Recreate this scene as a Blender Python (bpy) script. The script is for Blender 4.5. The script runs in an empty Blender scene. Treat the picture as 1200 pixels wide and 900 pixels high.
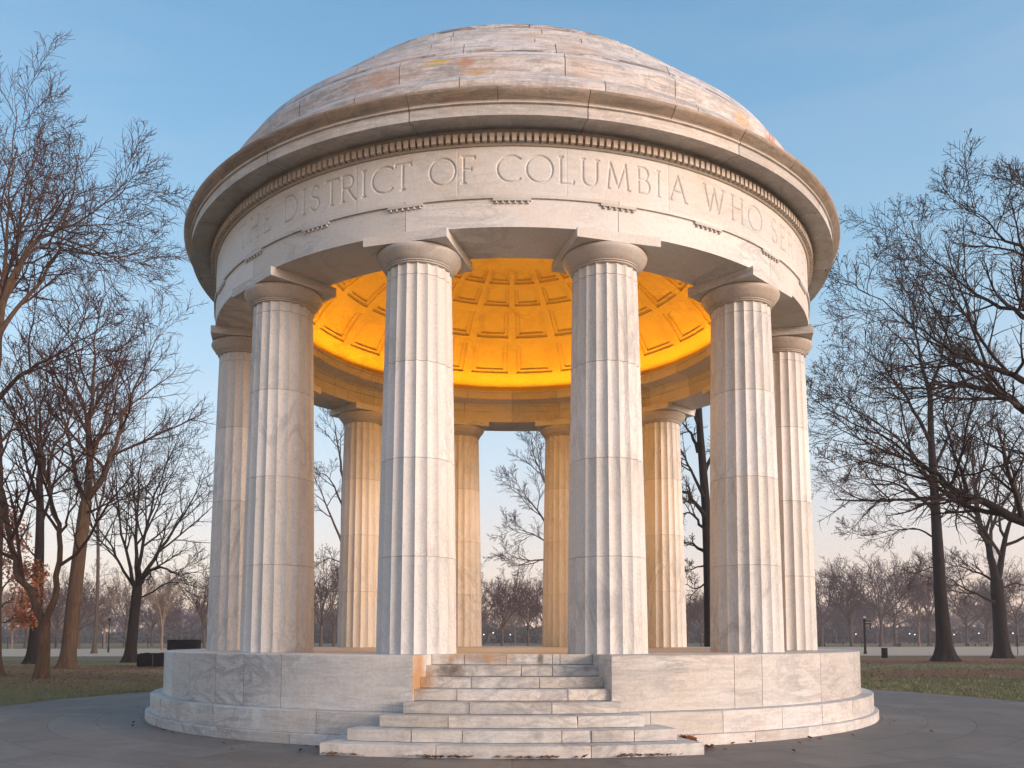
import bpy, math, random
import numpy as np
from mathutils import Vector, noise as mnoise

scene = bpy.context.scene
COL = scene.collection
PI = math.pi
R_ = math.radians

# ------------------------------------------------------------------ camera model (metres, ground z=0)
F_PX, PITCH, EYE, DIST = 991.0, R_(4.1), 1.475, 18.58
YPP = 748 - F_PX * math.tan(PITCH)

def at(px, py, d):
    """3-D point seen at photo pixel (px,py) of the 1200x900 photo, d metres ahead of the camera."""
    h = d * math.tan(PITCH + math.atan((YPP - py) / F_PX))
    zc = d * math.cos(PITCH) + h * math.sin(PITCH)
    return Vector(((px - 600) / F_PX * zc, d - DIST, EYE + h))

def gx(px, d):
    return (px - 600) / F_PX * d

cam = bpy.data.cameras.new('camera')
cam.sensor_width = 36.0
cam.lens = F_PX / 1200 * 36
cam.shift_y = (YPP - 450) / 1200
cam.clip_start, cam.clip_end = 0.1, 5000
co = bpy.data.objects.new('camera', cam)
COL.objects.link(co)
co.location = (0, -DIST, EYE)
co.rotation_euler = (PI / 2 + PITCH, 0, 0)
scene.camera = co

# ------------------------------------------------------------------ materials
def nodes_of(m):
    m.use_nodes = True
    nt = m.node_tree
    return nt, nt.nodes, nt.links, nt.nodes['Principled BSDF']

def new(nt, t, **kw):
    n = nt.nodes.new(t)
    for k, v in kw.items():
        if k in n.inputs:
            n.inputs[k].default_value = v
        else:
            setattr(n, k, v)
    return n

def ramp(nt, src, stops, interp='LINEAR'):
    n = nt.nodes.new('ShaderNodeValToRGB')
    n.color_ramp.interpolation = interp
    el = n.color_ramp.elements
    while len(el) > 1:
        el.remove(el[-1])
    el[0].position = stops[0][0]
    c = stops[0][1]
    el[0].color = (c, c, c, 1) if isinstance(c, (int, float)) else (*c, 1)
    for p, c in stops[1:]:
        e = el.new(p)
        e.color = (c, c, c, 1) if isinstance(c, (int, float)) else (*c, 1)
    if src is not None:
        nt.links.new(src, n.inputs[0])
    return n.outputs[0]

def mix(nt, fac, a, b, mode='MIX'):
    n = nt.nodes.new('ShaderNodeMix')
    n.data_type = 'RGBA'
    n.blend_type = mode
    for sock, v in ((n.inputs[0], fac), (n.inputs[6], a), (n.inputs[7], b)):
        if isinstance(v, bpy.types.NodeSocket):
            nt.links.new(v, sock)
        elif isinstance(v, (int, float)):
            sock.default_value = v
        else:
            sock.default_value = (*v, 1)
    return n.outputs[2]

def math_n(nt, op, a, b=None):
    n = nt.nodes.new('ShaderNodeMath')
    n.operation = op
    for i, v in enumerate((a, b)):
        if v is None:
            continue
        if isinstance(v, bpy.types.NodeSocket):
            nt.links.new(v, n.inputs[i])
        else:
            n.inputs[i].default_value = v
    return n.outputs[0]

def coords(nt, scale=(1, 1, 1), rot=(0, 0, 0), per_object=3.7):
    tc = nt.nodes.new('ShaderNodeTexCoord')
    oi = nt.nodes.new('ShaderNodeObjectInfo')
    v = nt.nodes.new('ShaderNodeVectorMath')
    v.operation = 'MULTIPLY_ADD'
    nt.links.new(oi.outputs['Location'], v.inputs[0])
    v.inputs[1].default_value = (per_object,) * 3
    nt.links.new(tc.outputs['Object'], v.inputs[2])
    mp = new(nt, 'ShaderNodeMapping')
    mp.inputs['Scale'].default_value = scale
    mp.inputs['Rotation'].default_value = rot
    nt.links.new(v.outputs[0], mp.inputs['Vector'])
    return mp.outputs[0]

def noise(nt, vec, scale, detail=6, rough=.55, dist=0.0):
    n = new(nt, 'ShaderNodeTexNoise', Scale=scale, Detail=detail, Roughness=rough, Distortion=dist)
    nt.links.new(vec, n.inputs['Vector'])
    return n.outputs['Fac']

def bump(nt, b, h, strength=.2, dist=.02):
    n = new(nt, 'ShaderNodeBump', Strength=strength, Distance=dist)
    nt.links.new(h, n.inputs['Height'])
    nt.links.new(n.outputs[0], b.inputs['Normal'])

def marble(name, base=(.625, .61, .585), vein=(.25, .26, .28), vs=.55, scale=(1, 1, 1), rot=(0, 0, 0),
           warm=(.57, .47, .36), wf=.42, cool=(.51, .54, .56), weather=0.0, rough=.55, extra=None):
    m = bpy.data.materials.new(name)
    nt, N, L, b = nodes_of(m)
    v = coords(nt, scale, rot)
    v1 = coords(nt)
    ta = nt.nodes.new('ShaderNodeAttribute')
    ta.attribute_name = 'tone'
    tv = nt.nodes.new('ShaderNodeVectorMath')
    tv.operation = 'MULTIPLY_ADD'
    nt.links.new(ta.outputs['Fac'], tv.inputs[0])
    tv.inputs[0].default_value = (1, 1, 1)
    tv.inputs[1].default_value = (13.0, 7.0, 5.0)
    nt.links.new(v, tv.inputs[2])
    v = tv.outputs[0]
    n1 = noise(nt, v, .9, 9, .62, 1.6)
    veins = ramp(nt, math_n(nt, 'ABSOLUTE', math_n(nt, 'SUBTRACT', n1, .5)), [(0, 1), (.012, .75), (.05, 0)])
    n2 = noise(nt, v, 2.1, 9, .65, 2.2)
    veins2 = ramp(nt, math_n(nt, 'ABSOLUTE', math_n(nt, 'SUBTRACT', n2, .47)), [(0, .8), (.01, .5), (.035, 0)])
    mask = ramp(nt, noise(nt, v1, .55, 3), [(.38, 0), (.62, 1)])
    vf = math_n(nt, 'MULTIPLY', math_n(nt, 'MULTIPLY', math_n(nt, 'MAXIMUM', veins, veins2), mask), vs)
    c = mix(nt, ramp(nt, noise(nt, v1, .8, 5, .6, .6), [(.42, 0), (.72, wf)]), base, warm)
    c = mix(nt, ramp(nt, noise(nt, v, .5, 6, .6, .8), [(.45, 0), (.75, .6)]), c, cool)
    c = mix(nt, vf, c, vein)
    fine = noise(nt, v1, 26, 6, .7)
    c = mix(nt, .55, c, ramp(nt, fine, [(.25, .62), (.5, .95), (.75, 1.12)]), 'MULTIPLY')
    at_n = nt.nodes.new('ShaderNodeAttribute')
    at_n.attribute_name = 'tone'
    tone = ramp(nt, at_n.outputs['Fac'], [(0, (.84, .82, .80)), (.5, (.97, .96, .95)), (1, (1.08, 1.07, 1.08))])
    c = mix(nt, 1.0, c, tone, 'MULTIPLY')
    if weather:
        vw = coords(nt, (1, 1, 9))
        dk = ramp(nt, noise(nt, vw, 1.7, 10, .74, .9), [(.46, 0), (.56, min(1, 1.05 * weather))])
        c = mix(nt, dk, c, (.10, .088, .08))
        vr = coords(nt, (5, 5, .7))
        c = mix(nt, ramp(nt, noise(nt, vr, 1.3, 8, .7, .3), [(.52, 0), (.68, .6 * weather)]), c, (.16, .125, .10))
        c = mix(nt, ramp(nt, noise(nt, v1, .9, 6, .6, 1), [(.50, 0), (.66, .8 * weather)]), c, (.52, .36, .29))
        li = ramp(nt, noise(nt, coords(nt, (1, 1, 2), per_object=1), .62, 8, .66, .5), [(.60, 0), (.70, .85 * weather)])
        c = mix(nt, li, c, (.50, .27, .075))
        g = ramp(nt, noise(nt, v1, 9, 8, .75), [(.52, 0), (.66, .8 * weather)])
        c = mix(nt, g, c, (.2, .18, .16))
    if extra:
        c = extra(nt, c)
    L.new(c, b.inputs['Base Color'])
    b.inputs['Roughness'].default_value = rough
    b.inputs['Specular IOR Level'].default_value = .35
    bump(nt, b, noise(nt, v1, 60, 5, .7), .22, .006)
    return m

def plain(name, col, rough=.6, var=.25, scale=6, metallic=0, bmp=.15):
    m = bpy.data.materials.new(name)
    nt, N, L, b = nodes_of(m)
    v = coords(nt)
    n = noise(nt, v, scale, 8, .65)
    lo = tuple(c * (1 - var) for c in col)
    hi = tuple(min(1, c * (1 + var)) for c in col)
    L.new(ramp(nt, n, [(.3, lo), (.7, hi)]), b.inputs['Base Color'])
    b.inputs['Roughness'].default_value = rough
    b.inputs['Metallic'].default_value = metallic
    if bmp:
        bump(nt, b, n, bmp, .02)
    return m

def stain_and_sun_extra(spots):
    """rust and soot stains, and painted sunlight, with fixed shapes on the stone: (x,y,z,rx,rz,colour,strength)"""
    def f(nt, c):
        tc = nt.nodes.new('ShaderNodeTexCoord')
        nz = noise(nt, tc.outputs['Object'], 4, 10, .72, .6)
        for (x, y, z, rx, ry, rz, colr, st) in spots:
            v = nt.nodes.new('ShaderNodeVectorMath')
            v.operation = 'SUBTRACT'
            nt.links.new(tc.outputs['Object'], v.inputs[0])
            v.inputs[1].default_value = (x, y, z)
            w = nt.nodes.new('ShaderNodeVectorMath')
            w.operation = 'DIVIDE'
            nt.links.new(v.outputs[0], w.inputs[0])
            w.inputs[1].default_value = (rx, ry, rz)
            ln = nt.nodes.new('ShaderNodeVectorMath')
            ln.operation = 'LENGTH'
            nt.links.new(w.outputs[0], ln.inputs[0])
            q = math_n(nt, 'ADD', ln.outputs['Value'], math_n(nt, 'MULTIPLY', math_n(nt, 'SUBTRACT', nz, .5), 2.8))
            c = mix(nt, ramp(nt, q, [(.15, st), (.6, st * .55), (1, 0)]), c, colr)
        return c
    return f

E0_ = EYE
RUST_AND_SUN, SOOT = (.40, .21, .085), (.075, .055, .04)  # the orange also paints low sunlight on the left stair cheek
M = {}
M['plinth'] = marble('plinth_marble', weather=.14, scale=(.55, .55, 1.9), rot=(.15, .25, 0), vs=.75)
M['ring'] = marble('course_marble', weather=.16, scale=(.7, .7, 1.6), rot=(.1, -.3, 0), vs=.6)
M['step'] = marble('step_marble', base=(.625, .60, .555), weather=.12, scale=(.8, .8, 2), vs=.7, wf=.6, extra=stain_and_sun_extra([
    (-.85, -6.45, 1.03, .34, .5, .17, SOOT, .8), (-.55, -6.2, 1.2, .75, .3, .10, RUST_AND_SUN, .75),
    (-1.22, -6.7, .95, .14, .6, .35, RUST_AND_SUN, .8), (.42, -6.16, 1.18, .06, .2, .1, SOOT, .8),  # the orange spot carries the cheek's painted sunlight onto the step ends
    (1.08, -6.45, 1.02, .12, .3, .07, SOOT, .6), (-.5, -6.5, 1.1, 1.0, .25, .05, RUST_AND_SUN, .4),
    (.3, -7.75, .26, .09, .2, .06, SOOT, .5), (.0, -7.1, .62, 1.4, .18, .03, RUST_AND_SUN, .35)]))
M['cheek'] = marble('cheek_marble', base=(.60, .56, .51), vs=.6, scale=(.8, .8, 2), extra=stain_and_sun_extra([
    (-1.30, -6.7, .95, .20, .7, .55, RUST_AND_SUN, .9)]))  # orange of the low sun painted onto the left cheek
M['shaft'] = marble('shaft_marble', scale=(1.5, 1.5, .42), rot=(.12, .1, 0), vs=.52, wf=.32, cool=(.535, .55, .565))
M['capital'] = marble('capital_marble', base=(.56, .52, .48), vs=.45, wf=.6, warm=(.50, .37, .27))
M['archi'] = marble('architrave_marble', extra=stain_and_sun_extra([(-1.66, -6.12, E0_ + 6.155, .16, .3, .025, SOOT, .8), (-1.78, -6.12, E0_ + 6.10, .022, .3, .09, SOOT, .8), (-1.56, -6.12, E0_ + 6.12, .018, .3, .07, SOOT, .7), (-1.35, -6.18, E0_ + 6.13, .015, .3, .06, SOOT, .6)]), scale=(.5, .5, 2.2), rot=(0, .15, 0), vs=.55)
M['frieze'] = marble('frieze_marble', scale=(.5, .5, 2.0), vs=.3, wf=.5)
M['cornice'] = marble('cornice_marble', base=(.56, .53, .49), scale=(.6, .6, 2), vs=.4, wf=.5, weather=.22)
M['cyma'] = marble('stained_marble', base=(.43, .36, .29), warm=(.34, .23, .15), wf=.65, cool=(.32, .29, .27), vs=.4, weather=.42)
M['dentil'] = marble('dentil_marble', base=(.54, .46, .38), vs=.25, wf=.6)
M['dome'] = marble('weathered_marble', base=(.61, .585, .565), vs=.5, weather=.85)
M['slope'] = marble('skylit_marble', base=(.60, .60, .61), vs=.5, wf=.2, weather=.35)  # sky light on the chamfers painted in as paler, cooler, less weathered marble
M['band'] = marble('weathered_band_marble', base=(.60, .575, .56), vs=.5, weather=.42, extra=stain_and_sun_extra([
    (-.72, -6.15, E0_ + 8.86, .22, .5, .12, (.42, .19, .08), .7), (-.55, -6.15, E0_ + 8.68, .25, .5, .07, (.50, .27, .08), .6),
    (-1.15, -6.1, E0_ + 8.93, .28, .5, .09, (.52, .34, .06), .85), (-2.1, -5.85, E0_ + 8.8, .5, .5, .2, (.45, .26, .18), .6),
    (3.9, -4.8, E0_ + 8.75, .3, .5, .2, (.48, .29, .10), .65), (4.6, -4.1, E0_ + 8.75, .3, .5, .2, (.42, .14, .07), .8), (1.0, -6.1, E0_ + 9.0, .4, .5, .06, (.48, .30, .08), .6)]))
M['inner'] = marble('inner_dome_stone', base=(.64, .48, .13), warm=(.56, .34, .08), vein=(.42, .25, .08), vs=.6, wf=.6, cool=(.62, .45, .14), scale=(.8, .8, 1.4))  # gold glow of the lamps tinted into the stone colour
M['innerarch'] = marble('inner_marble', base=(.58, .54, .48), vs=.4, wf=.5)
M['floor'] = marble('floor_marble', base=(.50, .46, .42), vs=.4)
M['joint'] = plain('joint_mortar', (.23, .195, .165), .9, .4, 8)
M['drum_joint'] = plain('drum_joint_mortar', (.42, .39, .36), .9, .3, 8)
M['bin'] = plain('black_metal', (.006, .006, .007), .8, .3, 9)
M['panel'] = plain('dark_panel', (.005, .006, .009), .8, .25, 6)
for k_ in ('bin', 'panel'):
    M[k_].node_tree.nodes['Principled BSDF'].inputs['Specular IOR Level'].default_value = .12
M['globe'] = bpy.data.materials.new('lamp_globe')
nt, N, L, b = nodes_of(M['globe'])
b.inputs['Emission Color'].default_value = (1, .9, .75, 1)
b.inputs['Emission Strength'].default_value = 2.0

def bark(name, col, twig=False):
    m = bpy.data.materials.new(name)
    nt, N, L, b = nodes_of(m)
    v = coords(nt, (7, 7, .9))
    n = noise(nt, v, 1.4, 8, .7, .6)
    n2 = noise(nt, coords(nt), .7, 4)
    c = ramp(nt, n, [(.3, tuple(x * .38 for x in col)), (.55, col), (.75, tuple(min(1, x * 1.6) for x in col))])
    c = mix(nt, ramp(nt, n2, [(.4, 0), (.7, .35)]), c, tuple(x * .7 for x in (col[0], col[1] * 1.1, col[2])))
    L.new(c, b.inputs['Base Color'])
    b.inputs['Roughness'].default_value = .9
    b.inputs['Specular IOR Level'].default_value = .2
    if not twig:
        bump(nt, b, n, .9, .05)
    return m

M['bark_brown'] = bark('bark_brown', (.105, .064, .040))
M['bark_dark'] = bark('bark_dark', (.016, .012, .0105))
M['bark_mid'] = bark('bark_mid', (.090, .066, .052))
M['bark_pale'] = bark('bark_pale', (.25, .17, .12))
M['twig_red'] = bark('twig_red', (.066, .031, .023), True)
M['twig_dark'] = bark('twig_dark', (.034, .022, .018), True)
M['twig_mid'] = bark('twig_mid', (.055, .036, .030), True)
M['twig_pale'] = bark('twig_pale', (.20, .14, .10), True)
M['twig_far'] = bark('twig_far', (.075, .045, .050), True)
M['leaf_rust'] = plain('rust_leaves', (.26, .085, .028), .7, .45, 3, bmp=0)
M['leaf_dead'] = plain('dead_leaves', (.17, .085, .05), .7, .45, 3, bmp=0)

# ------------------------------------------------------------------ mesh helpers
def fast_mesh(name, verts, faces, mats, fmat=None, tone=None, smooth=True, sharp=None):
    """verts (V,3) array; faces list of arrays shaped (F,k)"""
    me = bpy.data.meshes.new(name)
    verts = np.asarray(verts, dtype=np.float32)
    me.vertices.add(len(verts))
    me.vertices.foreach_set('co', verts.ravel())
    if not (isinstance(faces, list) and hasattr(faces[0], 'shape')):
        faces = [np.asarray(faces)]
    faces = [np.asarray(f, dtype=np.int32) for f in faces if len(f)]
    loops = np.concatenate([f.ravel() for f in faces])
    tot = np.concatenate([np.full(len(f), f.shape[1], np.int32) for f in faces])
    st = np.concatenate([[0], np.cumsum(tot)[:-1]]).astype(np.int32)
    me.loops.add(len(loops))
    me.loops.foreach_set('vertex_index', loops)
    me.polygons.add(len(tot))
    me.polygons.foreach_set('loop_start', st)
    me.polygons.foreach_set('loop_total', tot)
    if fmat is not None:
        me.polygons.foreach_set('material_index', np.asarray(fmat, np.int32))
    me.polygons.foreach_set('use_smooth', np.full(len(tot), smooth))
    if tone is not None:
        a = me.attributes.new('tone', 'FLOAT', 'FACE')
        a.data.foreach_set('value', np.asarray(tone, np.float32))
    for m in mats:
        me.materials.append(m)
    me.update(calc_edges=True)
    me.validate()
    if sharp is not None:
        me.set_sharp_from_angle(angle=R_(sharp))
    return me

class MB:
    def __init__(s):
        s.v, s.f, s.m, s.t = [], [], [], []
    def face(s, idx, mat=0, tone=.5):
        s.f.append(tuple(idx)); s.m.append(mat); s.t.append(tone)
    def box(s, c, size, rz=0.0, mat=0, tone=.5, taper=1.0):
        i = len(s.v)
        cs, sn = math.cos(rz), math.sin(rz)
        for dz in (-1, 1):
            k = taper if dz > 0 else 1
            for dx, dy in ((-1, -1), (1, -1), (1, 1), (-1, 1)):
                x, y = dx * size[0] / 2 * k, dy * size[1] / 2 * k
                s.v.append((c[0] + x * cs - y * sn, c[1] + x * sn + y * cs, c[2] + dz * size[2] / 2))
        for q in ((0, 3, 2, 1), (4, 5, 6, 7), (0, 1, 5, 4), (1, 2, 6, 5), (2, 3, 7, 6), (3, 0, 4, 7)):
            s.face([i + k for k in q], mat, tone)
    def tube(s, pts, radii, n=8, mat=0):
        pts = [Vector(p) for p in pts]
        base = len(s.v)
        for k, p in enumerate(pts):
            d = (pts[min(k + 1, len(pts) - 1)] - pts[max(k - 1, 0)]).normalized()
            u = d.cross(Vector((0, 0, 1)) if abs(d.z) < .9 else Vector((0, 1, 0))).normalized()
            w = u.cross(d)
            for j in range(n):
                a = 2 * PI * j / n
                s.v.append(tuple(p + (u * math.cos(a) + w * math.sin(a)) * radii[k]))
        for k in range(len(pts) - 1):
            for j in range(n):
                a, b2 = base + k * n + j, base + k * n + (j + 1) % n
                s.face((a, b2, b2 + n, a + n), mat)
        s.face([base + j for j in range(n)][::-1], mat)
        s.face([base + (len(pts) - 1) * n + j for j in range(n)], mat)
    def lathe(s, prof, a0=0., a1=360., joints=(), step=2.0, rng=None, center=(0, 0), caps=True, jw=.004, jd=.011, wear=0.0):
        """prof: closed loop of (r,z,notch[,seam]); angles in degrees measured from -y (towards the camera), +x positive.
        joints are angles where a mortar notch is cut."""
        full = abs(a1 - a0 - 360) < 1e-6
        rmax = max(p[0] for p in prof)
        dl = math.degrees(jw / rmax)
        A = []
        js = [j for j in joints if a0 + .05 < j < a1 - .05 or full]
        n = max(1, round((a1 - a0) / step))
        for k in range(n + (0 if full else 1)):
            a = a0 + (a1 - a0) * k / n
            if all(abs(((a - j + 180) % 360) - 180) > dl * 2.2 for j in js):
                A.append((a, 0))
        for j in js:
            A += [(j - dl, 0), (j, 1), (j + dl, 0)]
        A.sort()
        rng = rng or random.Random(1)
        base = len(s.v)
        np_ = len(prof)
        for a, isj in A:
            t = R_(a)
            for p in prof:
                r = p[0] - (jd * p[2] if isj else 0)
                if wear and p[2]:
                    r -= wear * rng.random() ** 4
                s.v.append((center[0] + r * math.sin(t), center[1] - r * math.cos(t), p[1]))
        tone = tone0 = rng.random()
        left = len(js)
        pairs = len(A) if full else len(A) - 1
        for k in range(pairs):
            k2 = (k + 1) % len(A)
            isj = A[k][1] or A[k2][1]
            if A[k][1]:
                left -= 1
                tone = tone0 if (full and left == 0) else rng.random()
            for i in range(np_):
                i2 = (i + 1) % np_
                seam = (len(prof[i]) > 3 and prof[i][3]) or (len(prof[i2]) > 3 and prof[i2][3])
                mj = 1 if (isj and prof[i][2] and prof[i2][2]) or seam else (prof[i][4] if len(prof[i]) > 4 else 0)
                s.face((base + k * np_ + i, base + k2 * np_ + i, base + k2 * np_ + i2, base + k * np_ + i2), mj, tone)
        if not full and caps:
            s.face([base + i for i in range(np_)], 0, rng.random())
            s.face([base + (len(A) - 1) * np_ + i for i in range(np_)][::-1], 0, rng.random())
    def build(s, name, mats, parent=None, smooth=True, sharp=28):
        me = bpy.data.meshes.new(name)
        me.from_pydata(s.v, [], s.f)
        for m in (mats if isinstance(mats, (list, tuple)) else [mats]):
            me.materials.append(m)
        me.polygons.foreach_set('material_index', np.array(s.m, np.int32))
        a = me.attributes.new('tone', 'FLOAT', 'FACE')
        a.data.foreach_set('value', np.array(s.t, np.float32))
        me.polygons.foreach_set('use_smooth', np.full(len(s.f), smooth))
        me.update()
        if smooth and sharp is not None:
            me.set_sharp_from_angle(angle=R_(sharp))
        return link(name, me, parent)

def link(name, me, parent=None):
    o = bpy.data.objects.new(name, me)
    COL.objects.link(o)
    if parent:
        o.parent = parent
    return o

def empty(name, loc=(0, 0, 0), rz=0.0):
    o = bpy.data.objects.new(name, None)
    COL.objects.link(o)
    o.location = loc
    o.rotation_euler = (0, 0, rz)
    return o

def tag(o, label=None, cat=None, group=None, kind=None):
    for k, v in (('label', label), ('category', cat), ('group', group), ('kind', kind)):
        if v:
            o[k] = v
    return o

def copy_tree(o, parent=None):
    c = o.copy()
    COL.objects.link(c)
    if parent:
        c.parent = parent
    for ch in list(o.children):
        copy_tree(ch, c)
    return c

# ================================================================== THE MEMORIAL
E0 = EYE
FLOOR, RISE = 1.24, .155
mem = tag(empty('memorial_rotunda'), 'open round white marble memorial temple with twelve fluted columns, stepped dome and gold lit ceiling', 'memorial')

JN = (M['ring'], M['joint'])
rg = random.Random(4)
# --- plinth courses (open at the stairs)
HALF = 11.2
def joints_between(a0, a1, n, rng, jit=.25):
    w = (a1 - a0) / n
    return [a0 + w * (k + rng.uniform(-jit, jit)) for k in range(1, n)]

mb = MB()
mb.lathe([(5.9, .468, 0), (7.045, .468, 1), (7.045, 1.228, 1), (7.033, 1.24, 1), (5.9, 1.24, 0)], HALF, 360 - HALF,
         [HALF + 16, HALF + 20.5, HALF + 33, 58, 74, 90, 105, 118, 140, 160, 180, 200, 220, 240, 255, 270, 285, 297.5, 304, 311.5, 319, 325, 331.5], 1.5, rg)
drum = mb.build('plinth_drum', (M['plinth'], M['joint']), mem)
# cheek faces of the stair opening carry painted orange sunlight on the left: thin facing stones set 3 mm proud
for sgn in (-1, 1):
    mb = MB()
    a = sgn * (HALF - .03)
    mb.lathe([(6.16, .47, 0), (7.040, .47, 0), (7.040, 1.236, 0), (6.16, 1.236, 0)], min(a, a + sgn * .06), max(a, a + sgn * .06), (), 1)
    mb.build('stair_cheek', M['cheek'], mem)
mb = MB()
mb.lathe([(5.0, .158, 0), (7.262, .158, 1), (7.262, .457, 1), (7.254, .465, 1), (5.0, .465, 0)], 0, 360,
         [15, 24, 33, 41, 50, 66, 82, 98, 114, 130, 146, 162, 180, 200, 216, 232, 248, 264, 280, 292, 305, 321.5, 338], .75, rg, wear=.008)
mb.build('plinth_course', JN, mem)
mb = MB()
mb.lathe([(5.0, -.05, 0), (7.345, -.05, 1), (7.345, .147, 1), (7.337, .155, 1), (5.0, .155, 0)], 0, 360,
         [8, 19, 28, 37, 46, 56, 70, 84, 98, 112, 130, 150, 170, 190, 210, 230, 250, 262, 274, 286, 296, 306, 315, 326, 335, 347], .75, rg, wear=.012)
mb.build('base_course', JN, mem)
# floor
mb = MB()
mb.lathe([(.05, 1.05, 0), (5.89, 1.05, 0), (5.89, 1.24, 0), (.05, 1.24, 0)], 0, 360, (), 4)
mb.lathe([(.0, 1.05, 0), (.045, 1.05, 0), (.045, 1.24, 0), (0, 1.24, 0)], 0, 360, (), 30)
mb.build('floor', M['floor'], mem)
# --- steps: concentric arcs with radial ends
ST = [  # front radius, half angle, inner radius, bottom z, joints
    (6.14, 11.14, 5.895, FLOOR - RISE, [-6.5, -.8, 5.6, 6.6]),
    (6.42, 11.14, 5.895, FLOOR - 2 * RISE, [1.2, 5.2]),
    (6.70, 11.14, 5.895, FLOOR - 3 * RISE, [-4.9, 3.3]),
    (6.98, 11.14, 5.895, FLOOR - 4 * RISE, [-6.2, 6.3]),
    (7.26, 11.65, 6.5, FLOOR - 5 * RISE, [-4.5, 4.2]),
    (7.55, 13.35, 7.268, FLOOR - 6 * RISE, [-6.3, 6.5]),
    (7.83, 15.8, 7.268, FLOOR - 7 * RISE, [-9.4, -4.6, 4.6, 7.4, 11.5]),
    (8.13, 17.4, 7.352, -.03, [-6.6, 6.9])]
for k, (r, ha, ri, zb, js) in enumerate(ST):
    zt = FLOOR - RISE * k
    mb = MB()
    mb.lathe([(ri, zb + .007, 0), (r, zb + .007, 1), (r, zt - .007, 1), (r - .007, zt, 1), (ri, zt, 0)], -ha, ha, js, .5, rg, jw=.0045, jd=.02, wear=.018)
    mb.build('step', (M['step'], M['joint']), mem)

# --- columns
CR, CH = 5.70, 7.485 - FLOOR           # column ring radius, height to the abacus underside
RB, RT = .617, .512
NECK = CH - .27
NFL = 20
def shaft_mesh():
    mb = MB()
    zs = [0.0]
    seams = [NECK * .243, NECK * .493, NECK * .743, NECK * .972]
    grid = sorted(set([NECK * k / 14 for k in range(15)]))
    lev = [(z, 0) for z in grid if all(abs(z - s) > .03 for s in seams)]
    for s_ in seams:
        lev += [(s_ - .005, 0), (s_, 1), (s_ + .005, 0)]
    lev.sort()
    per = 8
    n = NFL * per
    for z, seam in lev:
        t = z / NECK
        rad = RB + (RT - RB) * (t ** 1.25) 
        top = max(0, (t - .985) / .015)
        for j in range(n):
            fl, q = divmod(j, per)
            x = q / per * 2 - 1
            dep = .17 * rad * (1 - x * x) * .35
            dep *= 1 - .0 * top
            rr = rad - dep - (.008 if seam else 0)
            a = 2 * PI * (j / per) / NFL
            mb.v.append((rr * math.cos(a), rr * math.sin(a), z))
    rr_ = random.Random(11)
    tones = [rr_.random() for _ in range(6)]
    for k in range(len(lev) - 1):
        seam = lev[k][1] or lev[k + 1][1]
        ti = sum(1 for s_ in seams if lev[k][0] >= s_ - .001)
        for j in range(n):
            a, b2 = k * n + j, k * n + (j + 1) % n
            mb.face((a, b2, b2 + n, a + n), 1 if seam else 0, tones[ti])
    mb.face([(len(lev) - 1) * n + j for j in range(n)], 0)
    return mb

def make_column():
    o = shaft_mesh().build('column', (M['shaft'], M['drum_joint']), mem, sharp=24)
    cap = MB()
    z0, z1 = NECK - .002, CH
    prof = [(.40, z0 + .002, 0), (RT + .004, z0 + .002, 0), (RT + .022, z0 + .012, 0), (RT + .022, z0 + .024, 0), (RT + .010, z0 + .030, 0),
            (RT + .034, z0 + .040, 0), (RT + .034, z0 + .052, 0), (RT + .020, z0 + .058, 0), (RT + .045, z0 + .070, 0),
            (RT + .085, z0 + .115, 0), (RT + .125, z0 + .165, 0), (RT + .152, z0 + .205, 0), (RT + .160, z0 + .235, 0),
            (RT + .152, z1 - .008, 0), (RT + .135, z1, 0), (.40, z1, 0)]
    cap.lathe(prof, 0, 360, (), 5)
    c = cap.build('capital', M['capital'], o, sharp=35)
    ab = MB()
    ab.box((0, 0, CH + .078), (1.27, 1.36, .15))
    a = ab.build('abacus', M['archi'], o, smooth=False)
    return o

col0 = make_column()
for k in range(12):
    ang = R_(15 + 30 * k)
    c = col0 if k == 0 else copy_tree(col0, mem)
    c.location = (CR * math.sin(ang), -CR * math.cos(ang), FLOOR + .001)
    c.rotation_euler = (0, 0, ang - PI / 2)
# blocks' x axis is radial, y axis tangential

# --- entablature
SOF = E0 + 6.165
RO, RI = 6.285, 5.24
mb = MB()
jts = [15 * k + 7.5 * 0 for k in range(0, 24)]
mb.lathe([(RI, SOF, 0), (RO, SOF, 1), (RO, E0 + 6.600, 1), (RI, E0 + 6.600, 0)], 0, 360,
         [15 + 30 * k for k in range(12)], 1.0, rg)
mb.build('architrave', (M['archi'], M['joint']), mem)
mb = MB()
mb.lathe([(RI, E0 + 6.602, 0), (RO + .035, E0 + 6.602, 1), (RO + .035, E0 + 6.655, 1), (RI, E0 + 6.655, 0)], 0, 360, [15 + 30 * k for k in range(12)], 1.0, rg)
mb.build('taenia', (M['archi'], M['joint']), mem)
# regulae with six guttae each
def make_regula(ang):
    mb = MB()
    hw = math.degrees(.285 / RO)
    mb.lathe([(RO - .02, E0 + 6.560, 0), (RO + .036, E0 + 6.560, 0), (RO + .036, E0 + 6.6015, 0), (RO - .02, E0 + 6.6015, 0)], -hw, hw, (), 1)
    for g in range(6):
        a = R_(-hw + hw * 2 * (g + .5) / 6)
        cx, cy = (RO + .018) * math.sin(a), -(RO + .018) * math.cos(a)
        mb.lathe([(0.002, E0 + 6.522, 0), (.021, E0 + 6.522, 0), (.015, E0 + 6.5605, 0), (0.002, E0 + 6.5605, 0)], 0, 360, (), 45, center=(cx, cy))
    return mb.build('regula', M['archi'], mem)
reg0 = make_regula(0)
for k in range(1, 24):
    c = copy_tree(reg0, mem)
    c.rotation_euler = (0, 0, R_(15 * k))

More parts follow.
